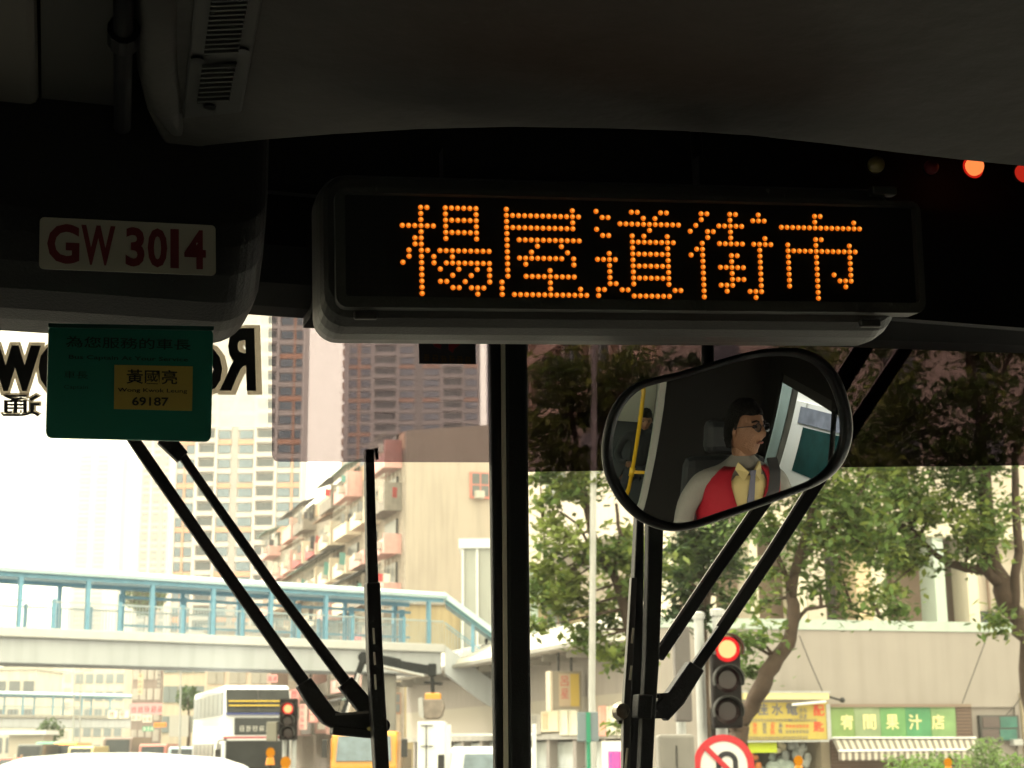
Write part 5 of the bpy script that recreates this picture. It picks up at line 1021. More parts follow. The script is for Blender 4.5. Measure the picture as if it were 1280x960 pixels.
# ---------------------------------------------------------------- LED display
DM = Matrix.Rotation(0.20142, 3, 'Z') @ Matrix.Rotation(0.09482, 3, 'X') @ Matrix.Rotation(-0.03595, 3, 'Y'); DO = Vector((-.13226, 1.85381, 2.74134))
disp = thing('led_display', 'black next stop display in a grey casing showing orange dot matrix characters', 'display', DO)
disp.rotation_euler = DM.to_euler(); ORG[disp.name] = Vector((0, 0, 0))
def DL(px, py, off=0):     # pixel -> display's own x, z on its plane y = off
    d = DM.transposed() @ ray(px, py); o = DM.transposed() @ (EYE - DO); k = (off - o.y) / d.y; q = o + d * k; return (q.x, q.z)
rowsA = ['...##..######..|...#...#....#..|...#...######..|######.#....#..|...#...######..|..##...#....#..|..##...........|.#.##.#########|.#.#.#..#......|#..#.#.########|...#..#..#..#.#|...#....#..#..#|...#..##..#...#|...#....##.###.|...#........#..',
 '.#..........#..|.#############.|.#..........#..|.############..|.#.............|.#.###########.|.#....#...#....|.#...#.....#...|.#.########.#..|.#..#.......#..|.#......#......|.#..#########..|#.......#......|#.......#....#.|#.#############',
 '#.....##...##..|.##.....#.#....|....###########|#........#.....|.##...#.#...#..|......########.|......#.....#..|..#...#######..|####..#.....#..|..#...#######..|..#...#.....#..|..#...#######..|..##..#.....#..|##..##.......##|#.....#######..',
 '..##...##...#..|..#....#...###.|.#...#####.....|#..##..#.......|...#...#.....#.|..#..#####.####|.##.........#..|#.#....##...#..|..#....#....#..|..#..#####..#..|..#....#....#..|..#....###..#..|..#..###....#..|..#...#...###..|..#........#...',
 '......##.......|......#......#.|###############|...............|......##.......|.#....#.....#..|.#############.|.#....#.....#..|.#....#.....#..|.#....#.....#..|.#....#..#..#..|.#....#...###..|.#....#....#...|......#........|......#........']
pt = .00762; db = MB(); dr = MB(); off_ = MB()
for g_, s in enumerate(rowsA):
    for r_, row in enumerate(s.split('|')):
        for c_, ch in enumerate(row):
            if ch == '#':
                x, z = (g_ * 16 + c_) * pt, -r_ * pt
                for mbx, r0, yy, n_ in ((db, .0034, -.0012, 10), (dr, .0019, -.0032, 8)):
                    b_ = len(mbx.v); mbx.v.append(Vector((x, yy - (.0016 if mbx is db else .0004), z)))
                    for k in range(n_): mbx.v.append(Vector((x + r0 * math.cos(2 * math.pi * k / n_), yy + (.0012 if mbx is db else 0), z + r0 * math.sin(2 * math.pi * k / n_))))
                    for k in range(n_): mbx.f.append((b_, b_ + 1 + (k + 1) % n_, b_ + 1 + k))
for r_ in range(16):
    for c_ in range(-8, 84):
        x, z = c_ * pt, -r_ * pt; s = .0026; off_.add([(x - s, 0, z), (x, 0, z - s), (x + s, 0, z), (x, 0, z + s)], [(0, 1, 2, 3)])
def drect(x0, x1, z0, z1, r, n=6):
    o = []
    for cx, cz, a in ((x1 - r, z1 - r, 0), (x0 + r, z1 - r, 90), (x0 + r, z0 + r, 180), (x1 - r, z0 + r, 270)):
        for k in range(n + 1): an = R(a + 90 * k / n); o.append((cx + r * math.cos(an), cz + r * math.sin(an)))
    return o
xl, zt_ = DL(430, 243); xr_, _ = DL(1139, 262); _, zb_ = DL(431, 372)
part('screen', MB().prism([(x, .001, z) for x, z in drect(xl, xr_, zb_, zt_, .004)], (0, .01, 0)), mat('screen_black', (.006, .006, .006), .35), disp)
part('unlit_led', off_, mat('led_off', (.012, .009, .007), .4), disp, kind='stuff')
part('led_dot', db, emit('led_orange', (1, .19, .008), .8), disp, kind='stuff'); part('led_core', dr, emit('led_core_orange', (1, .36, .045), 1.2), disp, kind='stuff')
frm = mat('display_frame', (.04, .039, .033), .5, bump=.12, bscale=300, var=.05); cas = mat('display_case', (.033, .030, .026), .45, bump=.12, bscale=300, var=.06)
def frame_ring(o0, i0, y0, y1, ybev):
    return MB().loft([[(x, y1, z) for x, z in o0], [(x, y0 + ybev, z) for x, z in o0], [(x, y0, z) for x, z in [(a[0] * .985 + b[0] * .015, a[1] * .985 + b[1] * .015) for a, b in zip(o0, i0)]], [(x, y0, z) for x, z in i0], [(x, y1, z) for x, z in i0]], cap=False)
fx0, _ = DL(418, 300); fx1, _ = DL(1149, 320); _, fz0 = DL(420, 386); _, fz1 = DL(420, 236)
part('front_frame', frame_ring(drect(fx0, fx1, fz0, fz1, .014), drect(xl, xr_, zb_, zt_, .004), -.012, .02, .003), frm, disp)
cx0_, _ = DL(398, 300); cx1_, _ = DL(1133, 420); _, cz0 = DL(440, 429, .1); _, cz1 = DL(440, 214)
o1 = drect(cx0_, cx1_, cz0, cz1, .034); 
cring = lambda d, dt=0: drect(cx0_ + d * .4, cx1_ - d * .4, cz0 + d, cz1 - dt, .03)
part('casing', MB().loft([[(x, yy, z) for x, z in cring(d_, dt_)] for yy, d_, dt_ in ((.006, .030, .006), (.012, .018, .002), (.025, .009, 0), (.045, .003, 0), (.07, 0, 0), (.10, 0, 0))]), cas, disp)
for px, py in ((457, 394), (1088, 404)):
    x, z = DL(px, py); q = part('latch', MB().box(x - .014, x + .014, -.002, .006, z - .005, z + .005), mat('latch_dark', (.035, .03, .028), .4), disp, bevel=.002)
x, z = DL(1106, 240); part('hinge', MB().box(x - .02, x + .014, -.008, .01, z - .005, z + .006), frm, disp, bevel=.002)
x0_, z0_ = DL(760, 200); 
for sx in (-.2, .14): part('mounting_bracket', MB().box(x0_ + sx, x0_ + sx + .06, .06, .09, cz1 - .001, cz1 + .05), plas, disp)
# ---------------------------------------------------------------- wipers (outside the glass)
WO = WY + .09
rub = mat('wiper_black', (.010, .009, .010), .5, spec=.25, bump=.1, bscale=200); shine = mat('wiper_highlight', (.16, .14, .13), .35, metal=.4)
def strip(pts, wpx, y0, th, mbx=None):
    mbx = mbx or MB(); rings = []
    for i, (px, py) in enumerate(pts):
        w_ = wpx[i] if isinstance(wpx, (list, tuple)) else wpx
        a = Vector(pts[max(i - 1, 0)]); b = Vector(pts[min(i + 1, len(pts) - 1)]); d = (b - a).normalized(); n = Vector((-d.y, d.x))
        l = B(px + n.x * w_ / 2, py + n.y * w_ / 2, y0); r = B(px - n.x * w_ / 2, py - n.y * w_ / 2, y0)
        rings.append([l, r, r + Vector((0, th, 0)), l + Vector((0, th, 0))])
    return mbx.loft(rings)
t = thing('wiper', 'left wiper with two parallel arms and an upright blade', 'wiper', B(440, 905, WO), True)
part('arm', strip([(140, 505), (172, 556), (255, 676), (330, 782), (384, 858)], [15, 15, 14, 15, 16], WO, .012), rub, t, bevel=.002)
part('arm_sleeve', strip([(380, 852), (396, 876), (412, 896), (428, 904), (466, 903)], [21, 23, 22, 24, 34], WO - .004, .024), rub, t, bevel=.003)
part('arm', strip([(190, 505), (226, 566), (262, 618), (345, 736), (440, 862)], [11, 11, 11, 12, 14], WO, .011), rub, t, bevel=.002)
part('arm_sleeve', strip([(205, 545), (229, 571)], [22, 17], WO - .003, .018), rub, t, bevel=.002); part('arm_sleeve', strip([(432, 852), (462, 888)], [21, 22], WO - .003, .02), rub, t, bevel=.002)
part('pivot_plate', strip([(416, 912), (467, 917)], 12, WO - .006, .03), rub, t, bevel=.003); part('rivet', MB().disc(B(461, 911, WO - .008), (0, -1, 0), .0035, .003, 12), mat('rivet_brass', (.75, .6, .25), .25, metal=.7), t)
part('lug', MB().disc(B(479, 907, WO - .02), (0, 1, 0), .012, .04, 16), rub, t)
part('top_bar', strip([(420, 893), (462, 890)], 3, WO - .008, .004), shine, t)
part('blade', strip([(462.5, 561), (464, 640), (467, 740)], [11, 12, 14], WO - .03, .018), rub, t, bevel=.002); part('blade', strip([(467, 728), (470, 820), (475, 905), (481, 1010)], [17, 18, 18, 17], WO - .034, .026), rub, t, bevel=.002)
part('blade_tip', strip([(470, 560), (472, 574)], [5, 3], WO - .02, .006), rub, t)
for y0_, y1_ in ((785, 805), (815, 831), (843, 862)): part('blade_clip', strip([(466.8 + (y0_ - 785) * .035, y0_), (467.4 + (y1_ - 785) * .035, y1_)], 2.2, WO - .036, .003), mat('clip_pale', (.5, .45, .38), .5), t)
t = thing('wiper', 'right wiper with two slanting arms and an upright blade under the mirror', 'wiper', B(830, 890, WO), True)
part('arm', strip([(1098, 405), (1066, 458), (1010, 546), (960, 622), (897, 712), (824, 822)], [22, 22, 20, 17, 14, 14], WO, .012), rub, t, bevel=.002)
part('arm', strip([(1152, 405), (1110, 470), (1040, 576), (968, 690), (905, 785), (868, 838)], [19, 17, 17, 15, 14, 14], WO, .012), rub, t, bevel=.002)
part('arm_highlight', strip([(1083, 412), (1052, 460), (1000, 544), (951, 620), (889, 710), (818, 816)], 3, WO - .003, .003), shine, t); part('arm_highlight', strip([(1138, 415), (1100, 471), (1030, 576), (959, 689), (897, 782)], 3, WO - .003, .003), shine, t)  # pale strips paint the bright highlight along each arm's left side
part('arm_sleeve', strip([(872, 832), (846, 872), (826, 892)], [22, 25, 27], WO - .004, .024), rub, t, bevel=.003)
part('cross_link', strip([(786, 871), (838, 869)], 6, WO - .004, .02), rub, t); part('cross_link', strip([(786, 895), (838, 893)], 9, WO - .004, .02), rub, t)
part('blade', strip([(801, 640), (799, 720), (797, 800), (795, 880), (792, 1010)], [9, 12, 14, 16, 17], WO - .03, .02), rub, t, bevel=.002)
part('blade_sleeve', strip([(793, 722), (789, 800), (784, 885), (783, 1010)], [7, 8, 9, 9], WO - .036, .012), mat('sleeve_dark_grey', (.045, .04, .038), .4), t, bevel=.001)
part('knob', MB().disc(B(776, 889, WO - .03), (0, -1, 0), .017, .012, 20, r1=.013), mat('knob_metal', (.22, .2, .17), .25, metal=.8), t); part('knob_arm', strip([(776, 889), (781, 903)], 14, WO - .028, .008), mat('sleeve_dark_grey', (.045, .04, .038), .4), t)
for y0_, y1_ in ((785, 804), (832, 850), (935, 960)): part('blade_clip', strip([(792 - (y0_ - 785) * .05, y0_), (791 - (y1_ - 785) * .05, y1_)], 2.4, WO - .038, .003), mat('clip_pale', (.5, .45, .38), .5), t)
t = thing('upright_rod', 'thick black upright rod below the mirror, right of the wiper blade', 'rod', B(812, 960, WO - .07), True)
part('rod', strip([(821, 620), (819, 720), (816, 820), (811, 905), (806, 1010)], [20, 19, 18, 17, 16], WO - .075, .02), plas, t, bevel=.003); part('collar', strip([(808, 868), (806, 898)], 19, WO - .08, .03), plas, t, bevel=.003)
# ---------------------------------------------------------------- driver's mirror and the driver it shows
OUT = [(751.5, 566), (753, 545), (759, 521), (770, 500), (787, 483), (808, 474), (850, 464), (900, 449), (945, 437.5), (975, 434.5), (1003, 436), (1028, 446), (1047, 466), (1058, 490), (1065, 517), (1066, 545), (1058, 572), (1044, 592), (1024, 606), (1000, 616), (950, 634), (905, 649), (872, 660), (845, 664.5), (820, 661), (795, 649), (775, 630), (761, 607), (754, 588)]
MYY = 2.1
CC = Vector((0, 0, 2.1)); Mh = B(932, 536, MYY); H = Vector((1.49, 1.20, 2.20))
nrm = ((CC - Mh).normalized() + (H - Mh).normalized()).normalized(); RM = 1.25; SCN = Mh - nrm * RM
def sray(d):
    o = CC - SCN; b = o.dot(d); c = o.dot(o) - RM * RM; return CC + d * (-b - math.sqrt(max(b * b - c, 0)))
def mir(px, py): return sray(to_street(ray(px, py)))
def refl(px, py, dist):
    d = to_street(ray(px, py)); p = sray(d); n = (p - SCN).normalized(); r = d - n * 2 * d.dot(n); return p + r * dist, r
cen = Vector((sum(p[0] for p in OUT) / len(OUT), sum(p[1] for p in OUT) / len(OUT)))
def densify(pts, m=4):
    o = []; n = len(pts)
    for i in range(n):
        p0, p1, p2, p3 = (Vector(pts[(i + k - 1) % n]) for k in range(4))
        for j in range(m):
            f = j / m; o.append(.5 * ((2 * p1) + (p2 - p0) * f + (2 * p0 - 5 * p1 + 4 * p2 - p3) * f * f + (3 * p1 - p0 - 3 * p2 + p3) * f ** 3))
    return o
OD = densify(OUT)
t = thing('rear_view_mirror', 'black framed convex mirror showing the driver in a red waistcoat', 'mirror', Mh, True)
mmt = bpy.data.materials.new('mirror_silver'); mmt.use_nodes = True; p_ = mmt.node_tree.nodes['Principled BSDF']; p_.inputs['Metallic'].default_value = 1; p_.inputs['Roughness'].default_value = 0.0; p_.inputs['Base Color'].default_value = (.86, .87, .88, 1)
rings = []
for f in [.02] + [k / 16 for k in range(1, 17)]: rings.append([mir(*(cen + (p - cen) * f * .93)) for p in OD])
part('mirror_glass', MB().loft(rings, cap=False).add([mir(*(cen + (p - cen) * .02)) for p in OD], [tuple(range(len(OD)))]), mmt, t, smooth=True)
fr = []; vd = (Mh - CC).normalized()
for f, o_ in ((.905, 0), (.925, -.006), (.96, -.0085), (.99, -.004), (1.0, .004), (.99, .02), (.9, .045), (.6, .06), (.1, .065)): fr.append([mir(*(cen + (p - cen) * f)) + vd * o_ for p in OD])
part('frame', MB().loft(fr, cap=False), mat('mirror_frame', (.014, .014, .015), .38), t, smooth=True)
st0, st1 = B(885, 462, MYY + .05), B(884, 405, MYY + .12); part('bracket', MB().tube([st0 - Vector((0, 0, .02)), st0, st1, Vector((st1.x, st1.y + .02, 3.1))], .0095, 12), plas, t, smooth=True)
# driver: seated, facing forward and turned a little to his right
def skin_body(name, nodes, edges, m, parent, sub=2):
    me = bpy.data.meshes.new(name); me.from_pydata([Vector(n[0]) for n in nodes], edges, []); o = bpy.data.objects.new(name, me); C.objects.link(o)
    s = o.modifiers.new('skin', 'SKIN'); s.use_smooth_shade = True; ss = o.modifiers.new('sub', 'SUBSURF'); ss.levels = sub; ss.render_levels = sub
    if not me.skin_vertices: me.attributes
    try: sv = me.skin_vertices[0].data
    except Exception:
        bpy.context.view_layer.objects.active = o; bpy.context.view_layer.update(); sv = me.skin_vertices[0].data
    for i, n in enumerate(nodes):
        sv[i].radius = n[1] if isinstance(n[1], tuple) else (n[1], n[1]); sv[i].use_root = i == 0
    bpy.context.view_layer.update(); m2 = bpy.data.meshes.new_from_object(o.evaluated_get(bpy.context.evaluated_depsgraph_get()))
    bpy.data.objects.remove(o); m2.name = name; m2.materials.clear(); m2.materials.append(m)
    for p in m2.polygons: p.use_smooth = True
    o = bpy.data.objects.new(name, m2); C.objects.link(o); o.parent = parent; ORG[o.name] = ORG[parent.name]; return o
def person(label, seat, rotz, colors, head_turn=0, head_tilt=0, hands_up=True, extras=True, scale=1.0, recline=0):
    """own frame: hips at the origin, facing +y"""
    skinm, shirt, vestm, hairm, trousers = colors
    t = thing('person', label, 'person', seat, True); ORG[t.name] = Vector((0, 0, 0)); t.rotation_euler = (0, 0, TH + rotz); t.scale = (scale,) * 3
    N = [((0, 0, .05), (.15, .11)), ((0, -.01, .2), (.145, .105)), ((0, 0, .36), (.185, .115)), ((0, -.005, .47), (.17, .09)), ((0, 0, .535), (.07, .065)), ((0, .01, .6), (.052, .055))]
    E_ = [(0, 1), (1, 2), (2, 3), (3, 4), (4, 5)]
    for s in (-1, 1):
        b = len(N); N += [((s * .195, -.005, .465), (.064, .066)), ((s * .262, .0, .36), (.055, .055)), ((s * .285, .06, .23), (.045, .045)), ((s * .235, .2, .2), (.038, .038)), ((s * .17, .33, .27), (.03, .03))]
        E_ += [(3, b), (b, b + 1), (b + 1, b + 2), (b + 2, b + 3), (b + 3, b + 4)]
    skin_body('body', N, E_, shirt, t)
    N = [((0, .0, .04), (.14, .1))]; E_ = []
    for s in (-1, 1):
        b = len(N); N += [((s * .1, .05, .02), (.08, .08)), ((s * .13, .25, .03), (.075, .07)), ((s * .15, .43, .02), (.055, .058)), ((s * .15, .45, -.2), (.048, .05)), ((s * .15, .44, -.4), (.036, .038)), ((s * .15, .53, -.43), (.04, .03))]
        E_ += [(0, b)] + [(b + i, b + i + 1) for i in range(5)]
    skin_body('trousers', N, E_, trousers, t)
    for s in (-1, 1):        # hands on the wheel: palm, four curled fingers of unequal length, thumb
        w_ = Vector((s * .16, .345, .275)); N = [(tuple(w_), (.024, .018)), (tuple(w_ + Vector((-s * .01, .04, .02))), (.034, .016)), (tuple(w_ + Vector((-s * .012, .075, .035))), (.036, .014))]; E_ = [(0, 1), (1, 2)]
        for k in range(4):
            fx = (-.027 + .018 * k); L_ = (.8, 1, .95, .75)[k]; b = len(N); q = w_ + Vector((-s * .012 + fx, .082, .038))
            N += [(tuple(q), .0095), (tuple(q + Vector((0, .03 * L_, .002))), .009), (tuple(q + Vector((0, .045 * L_, -.022))), .0085), (tuple(q + Vector((0, .03 * L_, -.042 * L_))), .0075)]; E_ += [(2, b), (b, b + 1), (b + 1, b + 2), (b + 2, b + 3)]
        b = len(N); q = w_ + Vector((-s * .035, .04, .018)); N += [(tuple(q), .011), (tuple(q + Vector((-s * .018, .03, -.006))), .010), (tuple(q + Vector((-s * .012, .055, -.02))), .0085)]; E_ += [(1, b), (b, b + 1), (b + 1, b + 2)]
        skin_body('hand', N, E_, skinm, t, sub=1)
    # head
    ht = Matrix.Rotation(head_turn, 3, 'Z') @ Matrix.Rotation(head_tilt, 3, 'X'); hc = Vector((0, .02, .695))
    def hp(v): return hc + ht @ Vector(v)
    rings = []; nr, ns = 22, 28
    for i in range(1, nr):
        ph = math.pi * i / nr; z = -math.cos(ph); ring = []
        for k in range(ns):
            a = 2 * math.pi * k / ns; cx, cy = math.sin(a), math.cos(a); sp = math.sin(ph)
            rx, ry = .076, .098
            if z < 0: rx *= 1 - .24 * (-z) ** 1.5; ry *= 1 - .06 * (-z)      # jaw narrows
            x = rx * sp ** .85 * cx; y = ry * sp ** .85 * cy; zz = .122 * z
            f = max(0, cy) ** 2
            def bump(z0, x0, sz, sx, amt): return amt * math.exp(-((z - z0) / sz) ** 2 - ((x - x0) / sx) ** 2)
            if cy > 0:
                y += bump(-.24, 0, .13, .016, .030) + bump(-.05, 0, .2, .011, .016)          # nose
                y -= bump(.06, .033, .1, .018, .012) + bump(.06, -.033, .1, .018, .012)       # eye sockets
                y += bump(.2, 0, .08, .05, .005) + bump(-.46, 0, .06, .022, .012) - bump(-.54, 0, .03, .03, .005) + bump(-.62, 0, .05, .02, .010) + bump(-.86, 0, .12, .03, .020)   # brow, lips, chin
                y += bump(-.2, .045, .15, .02, .004) + bump(-.2, -.045, .15, .02, .004)
            ring.append(hp((x, y, zz)))
        rings.append(ring)
    head = part('head', MB().loft(rings), skinm, t, smooth=True)
    for s in (-1, 1):
        part('ear', MB().ball(hp((s * .076, -.005, -.005)), .028, 8, (.35, .6, 1.1)), skinm, head, smooth=True)
        part('eye', MB().ball(hp((s * .032, .083, .007)), .010, 8, (1.4, .6, .8)), mat('eye_dark', (.03, .02, .02), .2), head, smooth=True)
        part('eyebrow', MB().tube([hp((s * .015, .097, .026)), hp((s * .033, .096, .031)), hp((s * .052, .083, .026))], .0035, 6), hairm, head, smooth=True)
    part('lips', MB().tube([hp((-.022, .090, -.064)), hp((-.009, .099, -.061)), hp((0, .0985, -.063)), hp((.009, .099, -.061)), hp((.022, .090, -.064))], [.002, .0048, .0045, .0048, .002], 8), mat('lips', (.30, .10, .08), .5), head, smooth=True)
    hr = []
    for i in range(1, 16):
        ph = math.pi * i / 16; z = math.cos(ph); ring = []
        for k in range(28):
            a = 2 * math.pi * k / 28; cx, cy = math.sin(a), math.cos(a)
            lim = .42 if cy > .35 else (-.02 if abs(cx) > .6 and cy > -.1 else -.6)
            zz = max(z, lim); sp = math.sqrt(max(0, 1 - zz * zz)); w_ = 1.11 + .03 * math.sin(k * 3.3) * math.sin(i * 2.1)
            ring.append(hp((.079 * w_ * sp ** .8 * cx, .100 * w_ * sp ** .8 * cy - .009, .126 * 1.09 * zz + .004 * math.sin(k * 5))))
        hr.append(ring)
    part('hair', MB().loft(hr), hairm, head, smooth=True)
    part('neck', MB().tube([(0, -.01, .5), (0, 0, .56), hp((0, -.02, -.09)), hp((0, -.02, -.04))], [.06, .052, .052, .05], 16), skinm, t, smooth=True)
    return t, hp, head
skinm = mat('skin', (.25, .125, .075), .5, var=.14, vscale=14, bump=.25, bscale=160); hairm = mat('hair_black', (.008, .007, .006), .7, bump=1, bscale=120, spec=.2)
shirt = mat('shirt_grey', (.25, .235, .22), .8, bump=.4, bscale=18); vestm = mat('vest_red', (.34, .006, .02), .75, bump=.3, bscale=22); trs = mat('trousers_dark', (.03, .03, .04), .8)
def mirrored(v): return v - nrm * 2 * v.dot(nrm)
f_ = mirrored(to_street(ROT @ Vector((math.sin(R(14)), 0, math.cos(R(14)))))); u_ = mirrored(to_street(ROT @ Vector((0, 1, 0))))
f_ = (f_ - u_ * f_.dot(u_)).normalized(); r_x = f_.cross(u_); BODY = Matrix((r_x, f_, u_)).transposed()   # columns: his right, forward, up
seat = H - BODY @ Vector((0, .02, .695))
drv, hp, head = person('bus driver in a red waistcoat, pale shirt and tie with glasses, seated at the wheel', seat, R(-22), (skinm, shirt, vestm, hairm, trs), head_turn=R(-27), head_tilt=R(2))
drv.rotation_euler = (Matrix.Rotation(TH, 3, 'Z') @ BODY).to_euler()
VR = []
for z, rx, ry in ((.04, .175, .14), (.12, .178, .139), (.2, .185, .139), (.27, .198, .141), (.33, .212, .143), (.38, .222, .142), (.42, .228, .138), (.455, .225, .130), (.485, .205, .120), (.51, .17, .108), (.535, .12, .094)):
    th0 = max(.02, (z - .22) * 1.75 if z > .22 else .02); th0 = min(th0, .58); row = []
    for i in range(37):
        a = math.pi / 2 + th0 + (2 * math.pi - 2 * th0) * i / 36; sx_ = math.cos(a); k_ = 1 - (.10 * max(0, abs(sx_) - .8) / .2 if z > .36 else 0)
        row.append((rx * sx_ * k_, ry * math.sin(a), z))
    VR.append(row)
vb_ = MB().loft(VR, cap=False, closed=False)
vo = part('waistcoat', vb_, vestm, drv, smooth=True); so_ = vo.modifiers.new('solid', 'SOLIDIFY'); so_.thickness = .006
yel_s = mat('shirt_yellow', (.62, .50, .24), .7)
fs = [[(x * k_, .130 - 2.3 * x * x * k_ * k_ + (z - .35) * -.09, z) for x in (-.125, -.08, -.04, 0, .04, .08, .125)] for z, k_ in ((.22, .8), (.30, .9), (.39, 1), (.45, .85), (.50, .55))]
so2 = part('shirt_front', MB().loft(fs, cap=False, closed=False), yel_s, drv, smooth=True); q_ = so2.modifiers.new('solid', 'SOLIDIFY'); q_.thickness = .01
for s in (-1, 1): part('collar', MB().prism([(s * .008, .118, .515), (s * .05, .075, .555), (s * .062, .07, .525), (s * .036, .125, .48)], (s * .006, .01, .0)), yel_s, drv)
part('tie', MB().prism([(-.015, .130, .525), (.015, .130, .525), (.011, .136, .50), (.024, .150, .28), (0, .152, .25), (-.024, .150, .28), (-.011, .136, .50)], (0, .008, 0)), mat('tie_grey', (.14, .14, .2), .6), drv)
part('seat_belt', MB().loft([[(x - .03, y, z), (x + .03, y - .004, z), (x + .03, y + .004, z), (x - .03, y + .004, z)] for x, y, z in ((.15, .02, .56), (.14, .085, .51), (.12, .13, .43), (.06, .158, .33), (0, .163, .24), (-.08, .16, .14), (-.16, .12, .04))]), mat('belt_grey', (.05, .05, .055), .7), drv)
g = MB(); g.box(-.115, -.075, .133, .136, .215, .222); part('badge', MB().prism([(-.125, .128, .232), (-.07, .140, .232), (-.07, .140, .244), (-.125, .128, .244)], (0, .002, 0)), mat('badge_white', (.8, .8, .8), .5), drv)
gl_m = mat('spectacle_frame', (.03, .025, .03), .3, metal=.5)
gls = part('spectacles', MB(), gl_m, drv); 
for s in (-1, 1):
    part('rim', MB().tube([hp((s * .034 + .024 * math.cos(a * math.pi / 10), .108 - .004 * abs(math.cos(a * math.pi / 10)), .003 + .016 * math.sin(a * math.pi / 10))) for a in range(20)], .0018, 6, closed=True), gl_m, gls)
    part('lens', MB().disc(hp((s * .034, .107, .003)), hp((0, 1, 0)) - hp((0, 0, 0)), .021, .0008, 20), clear('lens_%d' % s, (.9, .92, .95), gloss=.18), gls)
    part('temple', MB().tube([hp((s * .058, .104, .008)), hp((s * .078, .06, .008)), hp((s * .08, -.005, .004))], .0018, 6), gl_m, gls)
part('bridge', MB().tube([hp((-.011, .108, .008)), hp((0, .112, .010)), hp((.011, .108, .008))], .0016, 6), gl_m, gls)
t = thing('driver_seat', 'dark driver seat behind the red waistcoat', 'seat', seat, True); ORG[t.name] = Vector((0, 0, 0)); t.rotation_euler = (Matrix.Rotation(TH, 3, 'Z') @ BODY).to_euler()
seatm = mat('seat_dark', (.03, .032, .035), .8)
part('seat_cushion', MB().box(-.25, .25, -.2, .35, -.2, -.06), seatm, t, bevel=.04); part('seat_back', MB().box(-.24, .24, -.34, -.19, -.1, .55), seatm, t, bevel=.05); part('headrest', MB().box(-.12, .12, -.36, -.26, .56, .74), seatm, t, bevel=.04); part('pedestal', MB().box(-.12, .12, -.1, .2, .351 - seat.z, -.201), seatm, t)
t = thing('steering_wheel', 'black steering wheel in front of the driver', 'steering wheel', seat + Vector((.12, .42, .22)), True); ORG[t.name] = Vector((0, 0, 0))
part('rim', MB().tube([(.2 * math.cos(a * math.pi / 16), .14 * math.sin(a * math.pi / 16), .14 * math.sin(a * math.pi / 16)) for a in range(32)], .013, 8, closed=True), plas, t, smooth=True)
for a in (0, 120, 240): part('spoke', MB().tube([(0, 0, 0), (.2 * math.cos(R(a)), .14 * math.sin(R(a)), .14 * math.sin(R(a)))], .01, 6), plas, t)
part('column', MB().tube([(0, 0, 0), (0, .25, -.3)], .03, 8), plas, t)

# ---------------------------------------------------------------- haze: one closed box round everything
hm = bpy.data.materials.new('haze_air'); hm.use_nodes = True; ht_ = hm.node_tree; ht_.nodes.remove(ht_.nodes['Principled BSDF'])
pv = ht_.nodes.new('ShaderNodeVolumePrincipled'); pv.inputs['Color'].default_value = (.97, .96, .93, 1); pv.inputs['Density'].default_value = .00038
ht_.links.new(pv.outputs[0], ht_.nodes['Material Output'].inputs['Volume'])
setting('haze', MB().box(-3200, 3200, -3200, 3200, -1.2, 216), hm, kind='stuff')

# ---------------------------------------------------------------- what else the mirror shows: cab partition, white side panel, saloon behind
def rp(px, py, ax, v):
    d = to_street(ray(px, py)); p = sray(d); n = (p - SCN).normalized(); r = d - n * 2 * d.dot(n); return p + r * ((v - p[ax]) / r[ax])
xe = rp(822, 560, 1, .5).x
part('cab_partition', MB().box(xe, 1.999, .42, .48, .351, 3.1), mat('partition_dark', (.012, .011, .010), .8, spec=.2), cab)
part('partition_edge', MB().box(xe - .045, xe - .002, .43, .50, .351, 2.48), mat('edge_steel', (.42, .41, .38), .4, metal=.3), cab, bevel=.004)
yb0 = rp(958, 560, 0, 1.985).y
part('cab_side_lining', MB().box(1.975, 1.999, .481, yb0, .9, 3.1), mat('partition_dark', (.012, .011, .010), .8, spec=.2), cab); part('cab_side_lining', MB().box(1.975, 1.999, yb0 + .001, 2.36, rp(1000, 478, 0, 1.985).z, 3.1), mat('partition_dark', (.012, .011, .010), .8, spec=.2), cab)
part('cab_side_sill', MB().box(1.97, 1.999, yb0 + .002, 2.36, .351, 1.3), plas, cab)
part('side_window', MB().box(2.01, 2.016, yb0 + .003, 2.36, 1.301, rp(1000, 478, 0, 1.985).z - .003), clear('cab_side_glass', (.96, .98, .98)), cab)
part('window_pillar', MB().prism([rp(px, py, 0, 1.96) for px, py in ((1041, 470), (1046, 470), (1036, 612), (1031, 612))], (-.01, 0, 0)), plas, cab)
CXo = 3.3
coach = thing('white_coach', 'white coach alongside, seen in the right of the mirror with a dark side window', 'coach', (CXo + 1.1, 0, 0), True)
cwm = mat('coach_white', (.78, .80, .84), .35, coat=.4)
part('body', MB().prism([(CXo, y, z) for y, z in ((-7, .4), (-7, 2.9), (-6.8, 3.05), (3.9, 3.05), (4.3, 2.6), (4.4, 1.2), (4.4, .4))], (2.2, 0, 0)), cwm, coach, bevel=.08, seg=3)
fw = part('window_surround', MB().prism([rp(px, py, 0, CXo - .003) for px, py in ((996, 500), (1080, 521), (1050, 632), (972, 600))], (-.02, 0, 0)), mat('window_surround_white', (.66, .68, .72), .4), coach, bevel=.004)
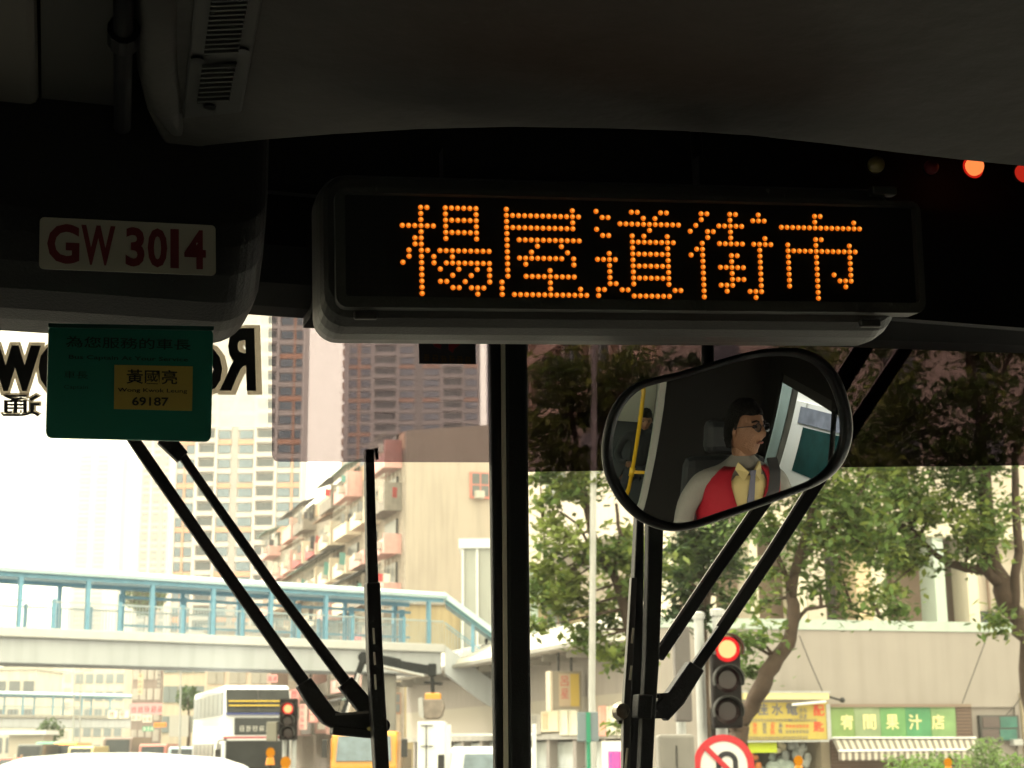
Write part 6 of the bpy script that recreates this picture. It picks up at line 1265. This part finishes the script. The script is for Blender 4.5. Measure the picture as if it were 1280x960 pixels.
part('blind', MB().prism([rp(px, py, 0, CXo - .025) for px, py in ((1002, 508), (1072, 526), (1066, 546), (998, 528))], (-.015, 0, 0)), mat('blind_grey', (.16, .18, .25), .5, var=.3, vscale=8), fw)
part('window_glass', MB().prism([rp(px, py, 0, CXo - .025) for px, py in ((1004, 534), (1068, 550), (1048, 612), (990, 588))], (-.006, 0, 0)), mat('coach_glass', (.008, .04, .042), .25, var=.5, vscale=5, spec=.3), fw)
for px, py in ((1010, 507), (1048, 517)): q = rp(px, py, 0, CXo - .03); part('blind_clip', MB().box(q.x - .02, q.x - .001, q.y - .012, q.y + .012, q.z - .025, q.z + .025), steel, fw)
for yy in (-5, 1.5): part('wheel', MB().disc((CXo + .05, yy, .45), (-1, 0, 0), .45, .08, 18), tyre, coach)
yrail = mat('pole_yellow', (.75, .45, .02), .35, coat=.4)
py_ = rp(795, 560, 1, -.25)
t = thing('grab_pole', 'yellow upright grab pole with a short side arm, in the left of the mirror', 'grab pole', (py_.x, py_.y, .351), True)
part('pole', MB().tube([(py_.x, py_.y, .351), (py_.x, py_.y, 3.1)], .019, 14), yrail, t, smooth=True); part('side_arm', MB().tube([(py_.x, py_.y, py_.z - .25), (py_.x + .22, py_.y, py_.z - .25)], .016, 12), yrail, t, smooth=True)
part('tee_joint', MB().tube([(py_.x, py_.y, py_.z - .29), (py_.x, py_.y, py_.z - .21)], .027, 14), yrail, t, smooth=True)
part('saloon_lining', MB().box(XL + .3, XRt - .01, YB + .3, YB + .34, .36, 3.1), mat('saloon_pale', (.5, .47, .4), .6), cab)
cl1 = mat('coat_black', (.02, .02, .022), .85); cl2 = mat('coat_purple', (.16, .03, .2), .85); cl3 = mat('coat_red', (.4, .03, .04), .85)
for px, py, yy, c_, lab in ((806, 530, -1.1, cl1, 'passenger in black coat standing behind the yellow pole in the mirror'), (782, 600, -1.5, cl3, 'passenger in red low at the left edge of the mirror'), (806, 632, -.75, cl2, 'passenger in purple at the foot of the yellow pole in the mirror')):
    q = rp(px, py, 1, yy); person(lab, q - Vector((0, 0, .6)), R(5), (skinm, c_, c_, hairm, trs), scale=.95)
